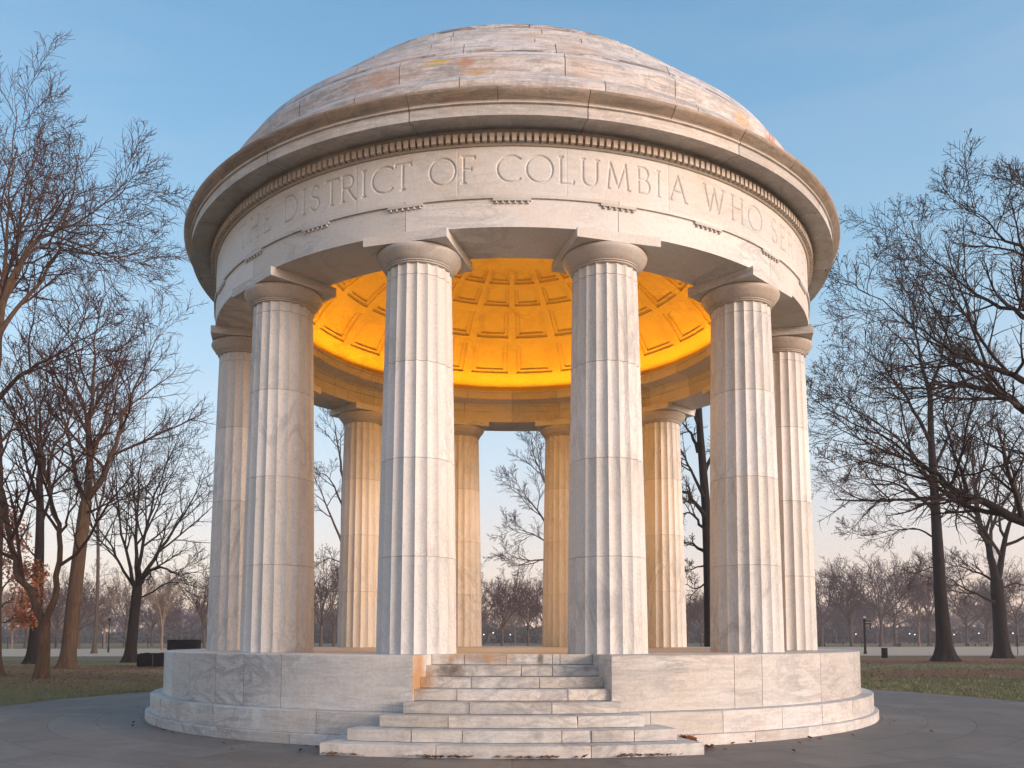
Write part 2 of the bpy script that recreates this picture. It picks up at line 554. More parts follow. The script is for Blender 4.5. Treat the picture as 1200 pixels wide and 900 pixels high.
# --- frieze with the incised inscription, as a fine relief
def arc(cx, cy, rx, ry, a0, a1, n=18):
    return [(cx + rx * math.cos(R_(a0 + (a1 - a0) * k / n)), cy + ry * math.sin(R_(a0 + (a1 - a0) * k / n))) for k in range(n + 1)]
def serif(x, y, w=.07):
    return [(x - w, y), (x + w, y)]
LET = {
 'T': (.62, [[(.31, 0), (.31, 1)], [(0, 1), (.62, 1)], [(0, 1), (0, .9)], [(.62, 1), (.62, .9)], serif(.31, 0)]),
 'H': (.74, [[(.08, 0), (.08, 1)], [(.66, 0), (.66, 1)], [(.08, .52), (.66, .52)], serif(.08, 0), serif(.08, 1), serif(.66, 0), serif(.66, 1)]),
 'E': (.50, [[(.08, 0), (.08, 1)], [(.02, 1), (.48, 1)], [(.08, .53), (.38, .53)], [(.02, 0), (.5, 0)], [(.48, 1), (.48, .92)], [(.5, 0), (.5, .09)]]),
 'F': (.48, [[(.08, 0), (.08, 1)], [(.02, 1), (.48, 1)], [(.08, .53), (.36, .53)], [(.48, 1), (.48, .92)], serif(.08, 0), [(.36, .48), (.36, .58)]]),
 'I': (.16, [[(.08, 0), (.08, 1)], serif(.08, 0), serif(.08, 1)]),
 'D': (.80, [[(.08, 0), (.08, 1)], [(.02, 1), (.32, 1)] , [(.02, 0), (.32, 0)], arc(.32, .5, .46, .5, -90, 90)]),
 'S': (.48, [arc(.24, .755, .20, .235, 25, 270, 16) + arc(.24, .265, .22, .255, 90, -155, 16)[1:]]),
 'R': (.62, [[(.08, 0), (.08, 1)], [(.02, 1), (.28, 1)], arc(.28, .75, .25, .25, 90, -90), [(.08, .5), (.28, .5)], [(.28, .5), (.6, .02), (.66, 0)], serif(.08, 0)]),
 'C': (.80, [arc(.52, .5, .5, .5, 48, 312, 26)]),
 'O': (.98, [arc(.49, .5, .48, .5, 0, 360, 32)]),
 'L': (.56, [[(.08, 0), (.08, 1)], [(.02, 0), (.54, 0)], [(.54, 0), (.56, .1)], serif(.08, 1)]),
 'U': (.70, [[(.08, 1), (.08, .34)] + arc(.35, .32, .27, .32, 180, 360, 14) + [(.62, 1)], serif(.08, 1), serif(.62, 1)]),
 'M': (.92, [[(.06, 0), (.16, 1), (.46, .06), (.76, 1), (.86, 0)], serif(.06, 0), serif(.86, 0)]),
 'B': (.54, [[(.08, 0), (.08, 1)], [(.02, 1), (.26, 1)], arc(.26, .77, .21, .23, 90, -90), [(.08, .54), (.26, .54)], arc(.26, .27, .27, .27, 90, -90), [(.02, 0), (.26, 0)]]),
 'A': (.74, [[(.02, 0), (.37, 1), (.72, 0)], [(.16, .36), (.58, .36)], serif(.02, 0), serif(.72, 0)]),
 'W': (1.08, [[(.04, 1), (.30, 0), (.54, .96), (.78, 0), (1.04, 1)], serif(.04, 1), serif(1.04, 1)]),
 'V': (.74, [[(.02, 1), (.37, 0), (.72, 1)], serif(.02, 1), serif(.72, 1)]),
}
TEXT = [('T', -49.2), ('H', -45.2), ('E', -41.4), ('D', -35.6), ('I', -32.6), ('S', -30.4), ('T', -27.2), ('R', -24.3), ('I', -21.6), ('C', -18.8), ('T', -15.5),
        ('O', -9.7), ('F', -6.1), ('C', -.6), ('O', 3.8), ('L', 7.5), ('U', 10.9), ('M', 15.0), ('B', 18.9), ('I', 21.3), ('A', 24.6), ('W', 31.4), ('H', 36.4), ('O', 40.9),
        ('S', 46.7), ('E', 49.8), ('R', 53.2), ('V', 57.2), ('E', 61.0), ('D', 65.2)]
def build_frieze():
    z0, z1 = E0 + 6.657, E0 + 7.425
    A = 76.0
    du = .0095
    nu = int(2 * R_(A) * RO / du)
    nv = int((z1 - z0) / du)
    ang = np.linspace(-R_(A), R_(A), nu + 1)
    zz = np.linspace(z0, z1, nv + 1)
    U = ang * RO
    dist = np.full((nu + 1, nv + 1), 9.0)
    hcap, zb = .415, E0 + 6.868
    for ch, a in TEXT:
        w, strokes = LET[ch]
        x0 = R_(a) * RO - w * hcap / 2
        iu = np.where((U > x0 - .08) & (U < x0 + w * hcap + .1))[0]
        iv = np.where((zz > zb - .06) & (zz < zb + hcap + .06))[0]
        G = np.stack(np.meshgrid(U[iu] - x0, zz[iv] - zb, indexing='ij'), -1) / hcap
        sub = dist[iu[0]:iu[-1] + 1, iv[0]:iv[-1] + 1]
        for st in strokes:
            for p, q in zip(st[:-1], st[1:]):
                p, q = np.array(p), np.array(q)
                d = q - p
                t = np.clip(((G - p) @ d) / (d @ d), 0, 1)
                dd = np.linalg.norm(G - p - t[..., None] * d, axis=-1) * hcap
                np.minimum(sub, dd, out=sub)
    wv = .0195
    dep = np.clip(wv - dist, 0, None) * 1.4
    jo = np.full(nu + 1, 9.0)
    for j in (-60, -45.3, -22.8, -7.55, 7.6, 23.0, 37.5, 52, 66):
        jo = np.minimum(jo, np.abs(U - R_(j) * RO))
    jm = np.clip(.008 - jo, 0, None) * 1.0
    dep = np.maximum(dep, jm[:, None])
    r = RO - dep
    X = r * np.sin(ang)[:, None]
    Y = -r * np.cos(ang)[:, None]
    Z = np.broadcast_to(zz, X.shape)
    V = np.stack([X, Y, Z], -1).reshape(-1, 3)
    i = np.arange(nu)[:, None] * (nv + 1) + np.arange(nv)[None]
    Fq = np.stack([i, i + nv + 1, i + nv + 2, i + 1], -1).reshape(-1, 4)
    blk = np.digitize((U[:-1] + U[1:]) / 2, [R_(j) * RO for j in (-60, -45.3, -22.8, -7.55, 7.6, 23.0, 37.5, 52, 66)])
    tn = np.random.RandomState(3).rand(12)[blk]
    tone = np.repeat(.35 + .4 * tn, nv)
    # back half, coarse, joined on as one ring
    nb = 110
    ab = np.linspace(R_(A), 2 * PI - R_(A), nb + 1)
    Vb = np.concatenate([np.stack([RO * np.sin(ab), -RO * np.cos(ab), np.full(nb + 1, z)], -1) for z in (z0, z1)])
    o = len(V)
    j = np.arange(nb) + o
    Fb = np.stack([j, j + 1, j + nb + 2, j + nb + 1], -1)
    me = fast_mesh('frieze', np.concatenate([V, Vb]), np.concatenate([Fq, Fb]), [M['frieze']], tone=np.concatenate([tone, np.full(nb, .5)]))
    return link('frieze', me, mem)
build_frieze()
# bed mould under dentils
mb = MB()
mb.lathe([(RO - .3, E0 + 7.427, 0), (RO + .025, E0 + 7.427, 0), (RO + .05, E0 + 7.452, 0), (RO - .3, E0 + 7.452, 0)], 0, 360, (), 1.5)
mb.build('bed_moulding', M['dentil'], mem)
# dentil course: one ring cut like a gear, one degree per dentil
mb = MB()
zd0, zd1 = E0 + 7.455, E0 + 7.575
for k in range(360):
    for (da, r) in ((0, RO + .012), (.001, RO + .115), (.62, RO + .115), (.621, RO + .012)):
        t = R_(k + da)
        for z in (zd0, zd1):
            mb.v.append((r * math.sin(t), -r * math.cos(t), z))
        rr = RO - .2
        mb.v.append((rr * math.sin(t), -rr * math.cos(t), zd0))
NV = len(mb.v) // 3
for k in range(NV):
    a, b2 = k * 3, ((k + 1) % NV) * 3
    seg = k % 4
    mb.face((a, b2, b2 + 1, a + 1), 0, .5)
    mb.face((a + 2, b2 + 2, b2, a), 0, .5)
mb.build('dentil_course', (M['dentil'],), mem, smooth=False)
# cornice
CJ = [k * 22.5 + 9.5 for k in range(16)]
mb = MB()
ct = [(5.6, E0 + 7.577, 0), (RO + .02, E0 + 7.577, 0), (RO + .05, E0 + 7.62, 0), (RO + .07, E0 + 7.655, 1),
      (6.70, E0 + 7.640, 1), (6.70, E0 + 7.610, 1), (6.775, E0 + 7.610, 1), (6.775, E0 + 7.625, 1), (6.765, E0 + 7.630, 1), (6.765, E0 + 7.775, 1),
      (6.80, E0 + 7.785, 1), (6.80, E0 + 7.806, 1), (6.775, E0 + 7.810, 1), (5.6, E0 + 7.810, 0)]
mb.lathe(ct, 0, 360, CJ, 1.0, rg, jw=.008, jd=.02)
mb.build('cornice', (M['cornice'], M['joint']), mem)
mb = MB()
cy = [(5.6, E0 + 7.812, 0), (6.78, E0 + 7.812, 1), (6.79, E0 + 7.835, 1), (6.835, E0 + 7.868, 1), (6.885, E0 + 7.905, 1), (6.905, E0 + 7.925, 1), (6.915, E0 + 7.945, 1),
      (6.915, E0 + 7.965, 1), (6.89, E0 + 7.972, 1), (5.6, E0 + 8.06, 0)]
mb.lathe(cy, 0, 360, [k * 11.25 + 9.5 for k in range(32)], 1.0, rg, jw=.007, jd=.016)
mb.build('cyma_moulding', (M['cyma'], M['joint']), mem)

# --- stepped outer dome
dome_parts = [  # riser radius, base z, riser top, chamfer (r, z), tread inner radius
    (6.40, 7.99, 8.45, 6.34, 8.53, 6.0, 20, M['band'], 'blocking_course', 9), (6.20, 8.537, 8.95, 6.12, 9.05, 5.6, 18, M['band'], 'drum_course', 3),
    (6.02, 9.053, 9.18, 5.93, 9.35, 5.4, 22, M['dome'], 'dome_ring', 6), (5.67, 9.353, 9.48, 5.57, 9.68, 5.0, 20, M['dome'], 'dome_ring', 1),
    (5.28, 9.683, 9.82, 5.18, 10.06, 4.6, 18, M['dome'], 'dome_ring', 8), (4.88, 10.063, 10.20, 4.78, 10.45, 4.2, 18, M['dome'], 'dome_ring', 4)]
dome = empty('dome')
dome.parent = mem
for (r, za, zb, r2, z2, r3, nj, mt, nm, off) in dome_parts:
    mb = MB()
    rin = r3
    zi = E0 + zb
    js = [(k + .25 * rg.random()) * 360 / nj + off for k in range(nj)]
    mb.lathe([(rin, E0 + za, 0), (r - .035, E0 + za, 0, 1), (r - .035, E0 + za + .022, 0, 1), (r, E0 + za + .026, 1), (r, zi - .012, 1), (r - .015, zi, 1, 0, 2), (r2, E0 + z2, 1), (r3, E0 + z2 + .01, 0)], 0, 360, js, 1.5, rg, jw=.007, jd=.02)
    mb.build(nm, (mt, M['joint'], M['slope']), dome)
mb = MB()
cap = [(3.6, 10.453, 0), (4.49, 10.453, 1), (4.49, 10.62, 1), (4.40, 10.81, 1), (3.98, 11.13, 1), (3.55, 11.42, 1), (2.9, 11.72, 1), (2, 11.97, 0), (1, 12.14, 0), (.02, 12.19, 0), (.02, 12.05, 0), (3.0, 11.25, 0)]
mb.lathe([(r, E0 + z, n) for r, z, n in cap], 0, 360, [k * 22.5 + 4 for k in range(16)], 2, rg, jw=.008, jd=.02)
mb.build('dome_cap', (M['dome'], M['joint']), dome, sharp=22)

# --- inner entablature and coffered inner dome
mb = MB()
pi = [(5.30, 6.167, 0), (5.236, 6.170, 1), (5.236, 6.45, 1), (5.205, 6.462, 1), (5.205, 6.52, 1), (5.232, 6.53, 1), (5.232, 6.615, 1), (5.20, 6.63, 1), (5.20, 6.66, 1),
      (5.17, 6.675, 1), (4.86, 6.695, 0), (4.80, 6.705, 1), (4.80, 6.765, 1), (4.82, 6.775, 1), (4.82, 6.885, 1), (4.79, 6.90, 1), (4.79, 6.93, 0), (4.80, 6.93, 0), (4.81, 6.925, 0), (5.3, 6.925, 0)]
mb.lathe([(r, E0 + z, -n) for r, z, n in pi], 0, 360, [15 * k for k in range(24)], 1.5, rg, jw=.006, jd=.01)
mb.build('inner_cornice', (M['innerarch'], M['joint']), mem)

DP = np.array([(5.10, 6.91), (5.03, 7.14), (4.84, 7.46), (4.55, 7.83), (4.14, 8.20), (3.7, 8.50), (3.22, 8.75), (2.49, 9.03), (1.6, 9.28), (.8, 9.40), (0.02, 9.44)])
seg = np.concatenate([[0], np.cumsum(np.linalg.norm(np.diff(DP, axis=0), axis=1))])
def dpt(s):
    # smooth interpolation along the meridian (Catmull-Rom)
    k = min(max(np.searchsorted(seg, s) - 1, 0), len(seg) - 2)
    t = (s - seg[k]) / (seg[k + 1] - seg[k])
    p1, p2 = DP[k], DP[k + 1]
    p0 = DP[k - 1] if k else 2 * p1 - p2
    p3 = DP[k + 2] if k + 2 < len(DP) else 2 * p2 - p1
    return .5 * ((2 * p1) + (-p0 + p2) * t + (2 * p0 - 5 * p1 + 4 * p2 - p3) * t * t + (-p0 + 3 * p1 - 3 * p2 + p3) * t ** 3)
def s_of_r(r):
    lo, hi = 0, seg[-1]
    for _ in range(40):
        m_ = (lo + hi) / 2
        if dpt(m_)[0] > r: lo = m_
        else: hi = m_
    return lo
def build_inner():
    rows = [(s_of_r(4.84), s_of_r(4.27)), (s_of_r(4.12), s_of_r(3.40)), (s_of_r(3.22), s_of_r(2.64)), (s_of_r(2.49), s_of_r(2.02))]
    D1, D2, e = .032, .028, .0015
    S = set(np.linspace(0, seg[-1], 46).tolist())
    for a, b_ in rows:
        S = {s for s in S if not (a - .04 < s < a + .16 or b_ - .16 < s < b_ + .04)}
    info = []
    for a, b_ in rows:
        i0, i1 = a + .105, b_ - .065
        info.append((a, b_, i0, i1))
        S |= {a - e, a + e, i0 - e, i0 + e, i1 - e, i1 + e, b_ - e, b_ + e}
    S = sorted(S)
    PH = []
    for k in range(24):
        c = (k + .5) * 15
        w, wi = 15 * .81 / 2, 15 * .62 / 2
        for da in (-7.5, -w - .02, -w + .02, -wi - .02, -wi + .02, -wi / 2, 0, wi / 2, wi - .02, wi + .02, w - .02, w + .02):
            PH.append((c + da, abs(da)))
    w, wi = 15 * .81 / 2, 15 * .62 / 2
    P = [dpt(s) for s in S]
    V = []
    for a, da in PH:
        t = R_(a)
        for s, p, in zip(S, P):
            q = dpt(min(s + .01, seg[-1])) - dpt(max(s - .01, 0))
            nrm = np.array([-q[1], q[0]]); nrm /= np.linalg.norm(nrm)   # points inwards (towards the axis, down)
            if nrm[0] > 0: nrm = -nrm
            dep = 0
            for (A0, B0, i0, i1) in info:
                if A0 < s < B0 and da < w:
                    dep = D1 + (D2 if (i0 < s < i1 and da < wi) else 0)
            r, z = p[0] - nrm[0] * dep, p[1] - nrm[1] * dep
            V.append((r * math.sin(t), -r * math.cos(t), E0 + z))
    n, m_ = len(PH), len(S)
    i = np.arange(n)[:, None] * m_ + np.arange(m_ - 1)[None]
    i2 = ((np.arange(n) + 1) % n)[:, None] * m_ + np.arange(m_ - 1)[None]
    Fq = np.stack([i, i + 1, i2 + 1, i2], -1).reshape(-1, 4)
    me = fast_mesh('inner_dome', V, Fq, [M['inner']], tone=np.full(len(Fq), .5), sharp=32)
    return link('inner_dome', me, mem)
build_inner()

# cove lamps: strip fittings standing on the inner cornice, each with its light
NLAMP = 48
cove = MB()
cove.lathe([(4.845, E0 + 6.927, 0), (4.885, E0 + 6.927, 0), (4.885, E0 + 6.936, 0), (4.845, E0 + 6.936, 0)], 0, 360, (), 5)
cove.build('cove_lamp_strip', M['bin'], mem)
for k in range(NLAMP):
    a = R_(7.5 * k)
    ld = bpy.data.lights.new('cove_lamp', 'AREA')
    ld.shape = 'RECTANGLE'
    ld.size, ld.size_y = .635, .05
    ld.energy = LAMP_W = 4.4
    ld.spread = R_(150)
    ld.color = (1.0, .43, .004)
    lo = bpy.data.objects.new('cove_lamp', ld)
    COL.objects.link(lo)
    r = 4.85
    lo.location = (r * math.sin(a), -r * math.cos(a), E0 + 6.945)
    inward = Vector((-math.sin(a), math.cos(a), 0))
    d = (inward * .46 + Vector((0, 0, .89))).normalized()
    lo.rotation_euler = d.to_track_quat('-Z', 'X').to_euler()
    # keep the long side tangential
    tang = Vector((math.cos(a), math.sin(a), 0))
    zax = -d
    yax = zax.cross(tang).normalized()
    from mathutils import Matrix
    lo.rotation_euler = Matrix((tang, yax, zax)).transposed().to_euler()
    lo.parent = mem

# added unseen fill lights at the same ledge, turned across the room: they wash the inner faces of the far columns
for k in range(12):
    a = R_(30 * k)
    ld = bpy.data.lights.new('wash_fill', 'AREA')
    ld.shape = 'RECTANGLE'
    ld.size, ld.size_y = .5, .08
    ld.energy = 17
    ld.spread = R_(95)
    ld.color = (1.0, .50, .07)
    lo = bpy.data.objects.new('wash_fill', ld)
    COL.objects.link(lo)
    lo.location = (4.78 * math.sin(a), -4.765 * math.cos(a), E0 + 6.95)
    d = Vector((-math.sin(a) * .86, math.cos(a) * .86, -.51)).normalized()
    tang = Vector((math.cos(a), math.sin(a), 0))
    zax = -d
    yax = zax.cross(tang).normalized()
    lo.rotation_euler = Matrix((tang, yax, zax)).transposed().to_euler()
    lo.parent = mem

# ================================================================== GROUND
rs = np.random.RandomState(7)
def litter_val(x, y):
    v = mnoise.noise(Vector((x * .055 + 3.1, y * .16 + 1.7, 0))) * 1.0 + mnoise.noise(Vector((x * .3, y * .5, 4))) * .45
    # drifts lie around the big trees
    for tx, ty, w in ((-17, 12, 5), (-20, 22, 6), (28, 34, 9), (20, 16, 4), (36, 44, 9)):
        q = ((x - tx) / (w * 1.8)) ** 2 + ((y - ty) / w) ** 2
        v += .55 * math.exp(-q)
    return v
def lawn_mesh():
    xs = np.concatenate([np.linspace(-420, -62, 24), np.linspace(-60, 60, 161), np.linspace(62, 420, 24)])
    ys = np.concatenate([np.linspace(-60, -22, 8), np.linspace(-20, 62, 165), np.linspace(64, 420, 30)])
    X, Y = np.meshgrid(xs, ys, indexing='ij')
    V = np.stack([X, Y, np.zeros_like(X)], -1).reshape(-1, 3)
    nx, ny = len(xs), len(ys)
    i = np.arange(nx - 1)[:, None] * ny + np.arange(ny - 1)[None]
    Fq = np.stack([i, i + ny, i + ny + 1, i + 1], -1).reshape(-1, 4)
    return V, Fq
m = bpy.data.materials.new('lawn')
nt, N, L, b = nodes_of(m)
v = coords(nt)
atn = nt.nodes.new('ShaderNodeAttribute'); atn.attribute_name = 'litter'
c = ramp(nt, noise(nt, v, .35, 8, .65), [(.3, (.115, .135, .058)), (.5, (.165, .168, .082)), (.7, (.24, .195, .115))])
c = mix(nt, ramp(nt, noise(nt, v, 14, 6, .7), [(.35, 0), (.7, .6)]), c, (.15, .115, .06))
lf = math_n(nt, 'ADD', atn.outputs['Fac'], math_n(nt, 'MULTIPLY', math_n(nt, 'SUBTRACT', noise(nt, v, 3, 8, .7), .5), 1.1))
c = mix(nt, ramp(nt, lf, [(-.05, 0), (.36, .9)]), c, mix(nt, noise(nt, v, 20, 5, .7), (.14, .07, .038), (.33, .175, .095)))
L.new(c, b.inputs['Base Color'])
b.inputs['Roughness'].default_value = .95
b.inputs['Specular IOR Level'].default_value = .1
bump(nt, b, noise(nt, v, 18, 6, .75), .8, .05)
V, Fq = lawn_mesh()
me = fast_mesh('ground', V, Fq, [m])
la = me.attributes.new('litter', 'FLOAT', 'POINT')
la.data.foreach_set('value', np.array([litter_val(x, y) for x, y, z in V], np.float32))
tag(link('ground', me), kind='structure')

# slate paving: a round forecourt and the walk leading to it
m = bpy.data.materials.new('slate_paving')
nt, N, L, b = nodes_of(m)
tc = nt.nodes.new('ShaderNodeTexCoord')
sx = nt.nodes.new('ShaderNodeSeparateXYZ')
L.new(tc.outputs['Object'], sx.inputs[0])
ang = math_n(nt, 'ARCTAN2', sx.outputs[0], math_n(nt, 'MULTIPLY', sx.outputs[1], -1))
rad = math_n(nt, 'SQRT', math_n(nt, 'ADD', math_n(nt, 'MULTIPLY', sx.outputs[0], sx.outputs[0]), math_n(nt, 'MULTIPLY', sx.outputs[1], sx.outputs[1])))
cv = nt.nodes.new('ShaderNodeCombineXYZ')
L.new(math_n(nt, 'MULTIPLY', ang, 9.0), cv.inputs[0])
L.new(rad, cv.inputs[1])
br = new(nt, 'ShaderNodeTexBrick', Scale=1.0)
br.inputs['Brick Width'].default_value = 1.35
br.inputs['Row Height'].default_value = .74
br.inputs['Mortar Size'].default_value = .006
br.inputs['Mortar Smooth'].default_value = .2
br.inputs['Color1'].default_value = (.140, .124, .110, 1)
br.inputs['Color2'].default_value = (.192, .171, .150, 1)
br.inputs['Mortar'].default_value = (.060, .054, .048, 1)
br.offset = .43
L.new(cv.outputs[0], br.inputs['Vector'])
v = coords(nt)
c = mix(nt, .7, br.outputs['Color'], ramp(nt, noise(nt, v, 1.3, 9, .68, .6), [(.3, .7), (.5, 1.0), (.72, 1.3)]), 'MULTIPLY')
c = mix(nt, ramp(nt, noise(nt, coords(nt, (.35, 2.2, 1)), .8, 8, .65, .4), [(.52, 0), (.72, .5)]), c, (.16, .135, .11))
c = mix(nt, .5, c, ramp(nt, noise(nt, v, 30, 6, .75), [(.3, .7), (.7, 1.25)]), 'MULTIPLY')
L.new(c, b.inputs['Base Color'])
b.inputs['Roughness'].default_value = .62
b.inputs['Specular IOR Level'].default_value = .35
hh = mix(nt, .5, br.outputs['Fac'], noise(nt, v, 22, 7, .7))
bump(nt, b, noise(nt, v, 8, 8, .7), .25, .02)
M['slate'] = m
def disc(name, cx, cy, r, z, mat, wob=.0, n=180, seed=1):
    mb = MB()
    rr = random.Random(seed)
    mb.v.append((cx, cy, z))
    for k in range(n):
        a = 2 * PI * k / n
        q = r + wob * mnoise.noise(Vector((math.cos(a) * 9, math.sin(a) * 9, seed)))
        mb.v.append((cx + q * math.cos(a), cy + q * math.sin(a), z))
    for k in range(n):
        mb.face((0, 1 + k, 1 + (k + 1) % n))
    return mb.build(name, mat)
PCX, PR = .45, 11.45
tag(disc('paving', PCX, 0, PR, .008, M['slate'], .10), kind='structure')
mb = MB()
for (x0, y0, x1, y1) in ((-3.2, -60, 3.2, -10.9), (11.4, -2.0, 60, 3.0)):
    pass
mb.v += [(-4, -60, .004), (4, -60, .004), (4, -10.2, .004), (-4, -10.2, .004)]
mb.face((0, 1, 2, 3))
tag(mb.build('walk', M['slate']), kind='structure')

# pale gravel walk beyond the lawn, with its darker near edge, and the far road
def band(name, pts, z, mat):
    mb = MB()
    mb.v += [(x, y, z) for x, y in pts]
    mb.face(range(len(pts)))
    return tag(mb.build(name, mat), kind='structure')
M['gravel'] = plain('pale_gravel', (.43, .325, .225), .95, .12, .6, bmp=.1)
M['tar'] = plain('dark_edging', (.07, .068, .075), .9, .3, 2)
M['farlawn'] = plain('far_lawn_grass', (.085, .115, .065), .95, .3, .1)
def dpx(y): return EYE * F_PX / (y - 748) - DIST
band('gravel_path', [(-420, 28), (0, 52), (420, 66), (420, 200), (130, 142), (0, 112), (-420, 40)], .010, M['gravel'])
band('path_edge', [(-420, 26.6), (0, 50.4), (420, 64), (420, 66.2), (0, 52.2), (-420, 28.2)], .016, M['tar'])

# grass blades and fallen leaves (stuff)
def in_frame(x, y, pad=1.0):
    d = y + DIST
    return d > 8 and abs(x) < (d * .61 + pad)
def tuft_points(n, x0, x1, y0, y1, fn):
    out = []
    while len(out) < n:
        x, y = rs.uniform(x0, x1), rs.uniform(y0, y1)
        if fn(x, y):
            out.append((x, y))
    return out
def off_paving(x, y, m_=.02):
    a = math.atan2(y, x - PCX)
    q = PR + .10 * mnoise.noise(Vector((math.cos(a) * 9, math.sin(a) * 9, 1)))
    return math.hypot(x - PCX, y) > q + m_
def blades():
    def ok(x, y):
        return in_frame(x, y) and off_paving(x, y) and rs.rand() < math.exp(-math.hypot(x, y) / 22) * 2.2 and litter_val(x, y) < .35 + rs.rand() * .3
    P = tuft_points(30000, -32, 34, -9, 30, ok)
    V, T = [], []
    for (x, y) in P:
        for _ in range(2):
            a = rs.uniform(0, 2 * PI); h = rs.uniform(.03, .085); w = rs.uniform(.008, .016); l = rs.uniform(-.03, .03, 2)
            i = len(V)
            ox, oy = rs.uniform(-.04, .04, 2)
            V += [(x + ox - w * math.cos(a), y + oy - w * math.sin(a), 0), (x + ox + w * math.cos(a), y + oy + w * math.sin(a), 0), (x + ox + l[0], y + oy + l[1], h)]
            T.append((i, i + 1, i + 2))
    return V, T
m = bpy.data.materials.new('grass_blades')
nt, N, L, b = nodes_of(m)
c = ramp(nt, noise(nt, coords(nt), 1.1, 6, .7), [(.3, (.11, .14, .055)), (.52, (.17, .175, .08)), (.7, (.27, .22, .125))])
L.new(c, b.inputs['Base Color'])
b.inputs['Roughness'].default_value = .8
V, T = blades()
tag(link('grass', fast_mesh('grass', V, T, [m], smooth=False)), 'short winter grass blades on the lawn around the paving', 'grass', kind='stuff')

def leaf_quads(P, smin, smax, zlift=.012, tilt=.5):
    V, Q = [], []
    for (x, y) in P:
        s = rs.uniform(smin, smax); a = rs.uniform(0, 2 * PI)
        u = Vector((math.cos(a), math.sin(a), rs.uniform(-tilt, tilt))) * s
        w = Vector((-math.sin(a), math.cos(a), rs.uniform(-tilt, tilt))) * s * .6
        c_ = Vector((x, y, zlift + s * tilt * .9 + rs.uniform(0, .01)))
        i = len(V)
        V += [tuple(c_ - u), tuple(c_ + w * .9 - u * .1), tuple(c_ + u), tuple(c_ - w)]
        Q.append((i, i + 1, i + 2, i + 3))
    return V, Q
P = tuft_points(17000, -34, 36, -9, 36, lambda x, y: in_frame(x, y) and off_paving(x, y, -.25) and litter_val(x, y) > -.15 + rs.rand() * .6)
# a few on the slate, more along the foot of the bottom step
for _ in range(230):
    a = R_(rs.uniform(-17, 17)); r = 8.14 + abs(rs.normal(0, .03))
    if rs.rand() < .5 + .5 * math.sin(a * 40): P.append((r * math.sin(a), -r * math.cos(a)))
for _ in range(70):
    a = R_(rs.uniform(-90, 90)); r = 7.36 + abs(rs.normal(0, .6))
    P.append((r * math.sin(a), -r * math.cos(a)))
for _ in range(130):
    a = R_(17.8 + abs(rs.normal(0, 1.3))); r = 7.40 + abs(rs.normal(0, .22))
    P.append((r * math.sin(a), -r * math.cos(a)))
V, Q = leaf_quads(P, .025, .06)
tag(link('fallen_leaves', fast_mesh('fallen_leaves', V, Q, [M['leaf_dead']], smooth=False)), 'dry brown leaves fallen on the grass and against the steps', 'leaves', kind='stuff')
# leaf heap in the corner right of the steps
P = []
for _ in range(520):
    t = abs(rs.normal(0, .5)); a = R_(17.75 + rs.uniform(0, 1.9) * max(0, 1 - t)); r = 7.37 + t * .42
    P.append((r * math.sin(a), -r * math.cos(a)))
V, Q = leaf_quads(P, .03, .06, .02, .8)
V = [(x, y, z + max(0, .10 - .25 * abs(math.hypot(x, y) - 7.45)) * rs.rand()) for x, y, z in V]
tag(link('leaf_heap', fast_mesh('leaf_heap', V, Q, [M['leaf_rust']], smooth=False)), 'small heap of rust coloured leaves in the corner right of the bottom step', 'leaves', kind='stuff')

# ================================================================== TREES
class Tree:
    def __init__(s, seed):
        s.b = {}
        s.r = random.Random(seed)
        s.tips = []
    def add(s, lv, pts, rad):
        s.b.setdefault(lv, []).append((pts, rad))

SIDES = {0: 12, 1: 8, 2: 5, 3: 4, 4: 3, 5: 3}
def tubes(branches, sides):
    V, Fq, off = [], [], 0
    by = {}
    for p, r in branches:
        by.setdefault(len(p), []).append((p, r))
    for n, bl in by.items():
        P = np.array([[tuple(q) for q in p] for p, r in bl])
        Rr = np.array([r for p, r in bl])
        B = len(bl)
        D = np.empty_like(P)
        D[:, 1:-1] = P[:, 2:] - P[:, :-2]
        D[:, 0] = P[:, 1] - P[:, 0]
        D[:, -1] = P[:, -1] - P[:, -2]
        D /= np.linalg.norm(D, axis=-1, keepdims=True) + 1e-9
        ref = np.where(np.abs(D[:, :1, 2:3]) < .8, np.array([0, 0, 1.]), np.array([1., 0, 0]))
        u = np.cross(D, np.broadcast_to(ref, D.shape))
        u /= np.linalg.norm(u, axis=-1, keepdims=True) + 1e-9
        w = np.cross(D, u)
        a = 2 * PI * np.arange(sides) / sides
        ring = P[:, :, None] + Rr[:, :, None, None] * (u[:, :, None] * np.cos(a)[None, None, :, None] + w[:, :, None] * np.sin(a)[None, None, :, None])
        V.append(ring.reshape(-1, 3))
        b0 = off + np.arange(B)[:, None, None] * n * sides + np.arange(n - 1)[None, :, None] * sides
        j = np.arange(sides)[None, None]
        j2 = (j + 1) % sides
        q = np.stack([b0 + j, b0 + j2, b0 + sides + j2, b0 + sides + j], -1).reshape(-1, 4)
        Fq.append(q)
        off += B * n * sides
    return np.concatenate(V), np.concatenate(Fq)

def perp(d, rng):
    q = Vector((rng.uniform(-1, 1), rng.uniform(-1, 1), rng.uniform(-1, 1)))
    q = q - d * q.dot(d)
    return q.normalized() if q.length > 1e-4 else d.orthogonal().normalized()

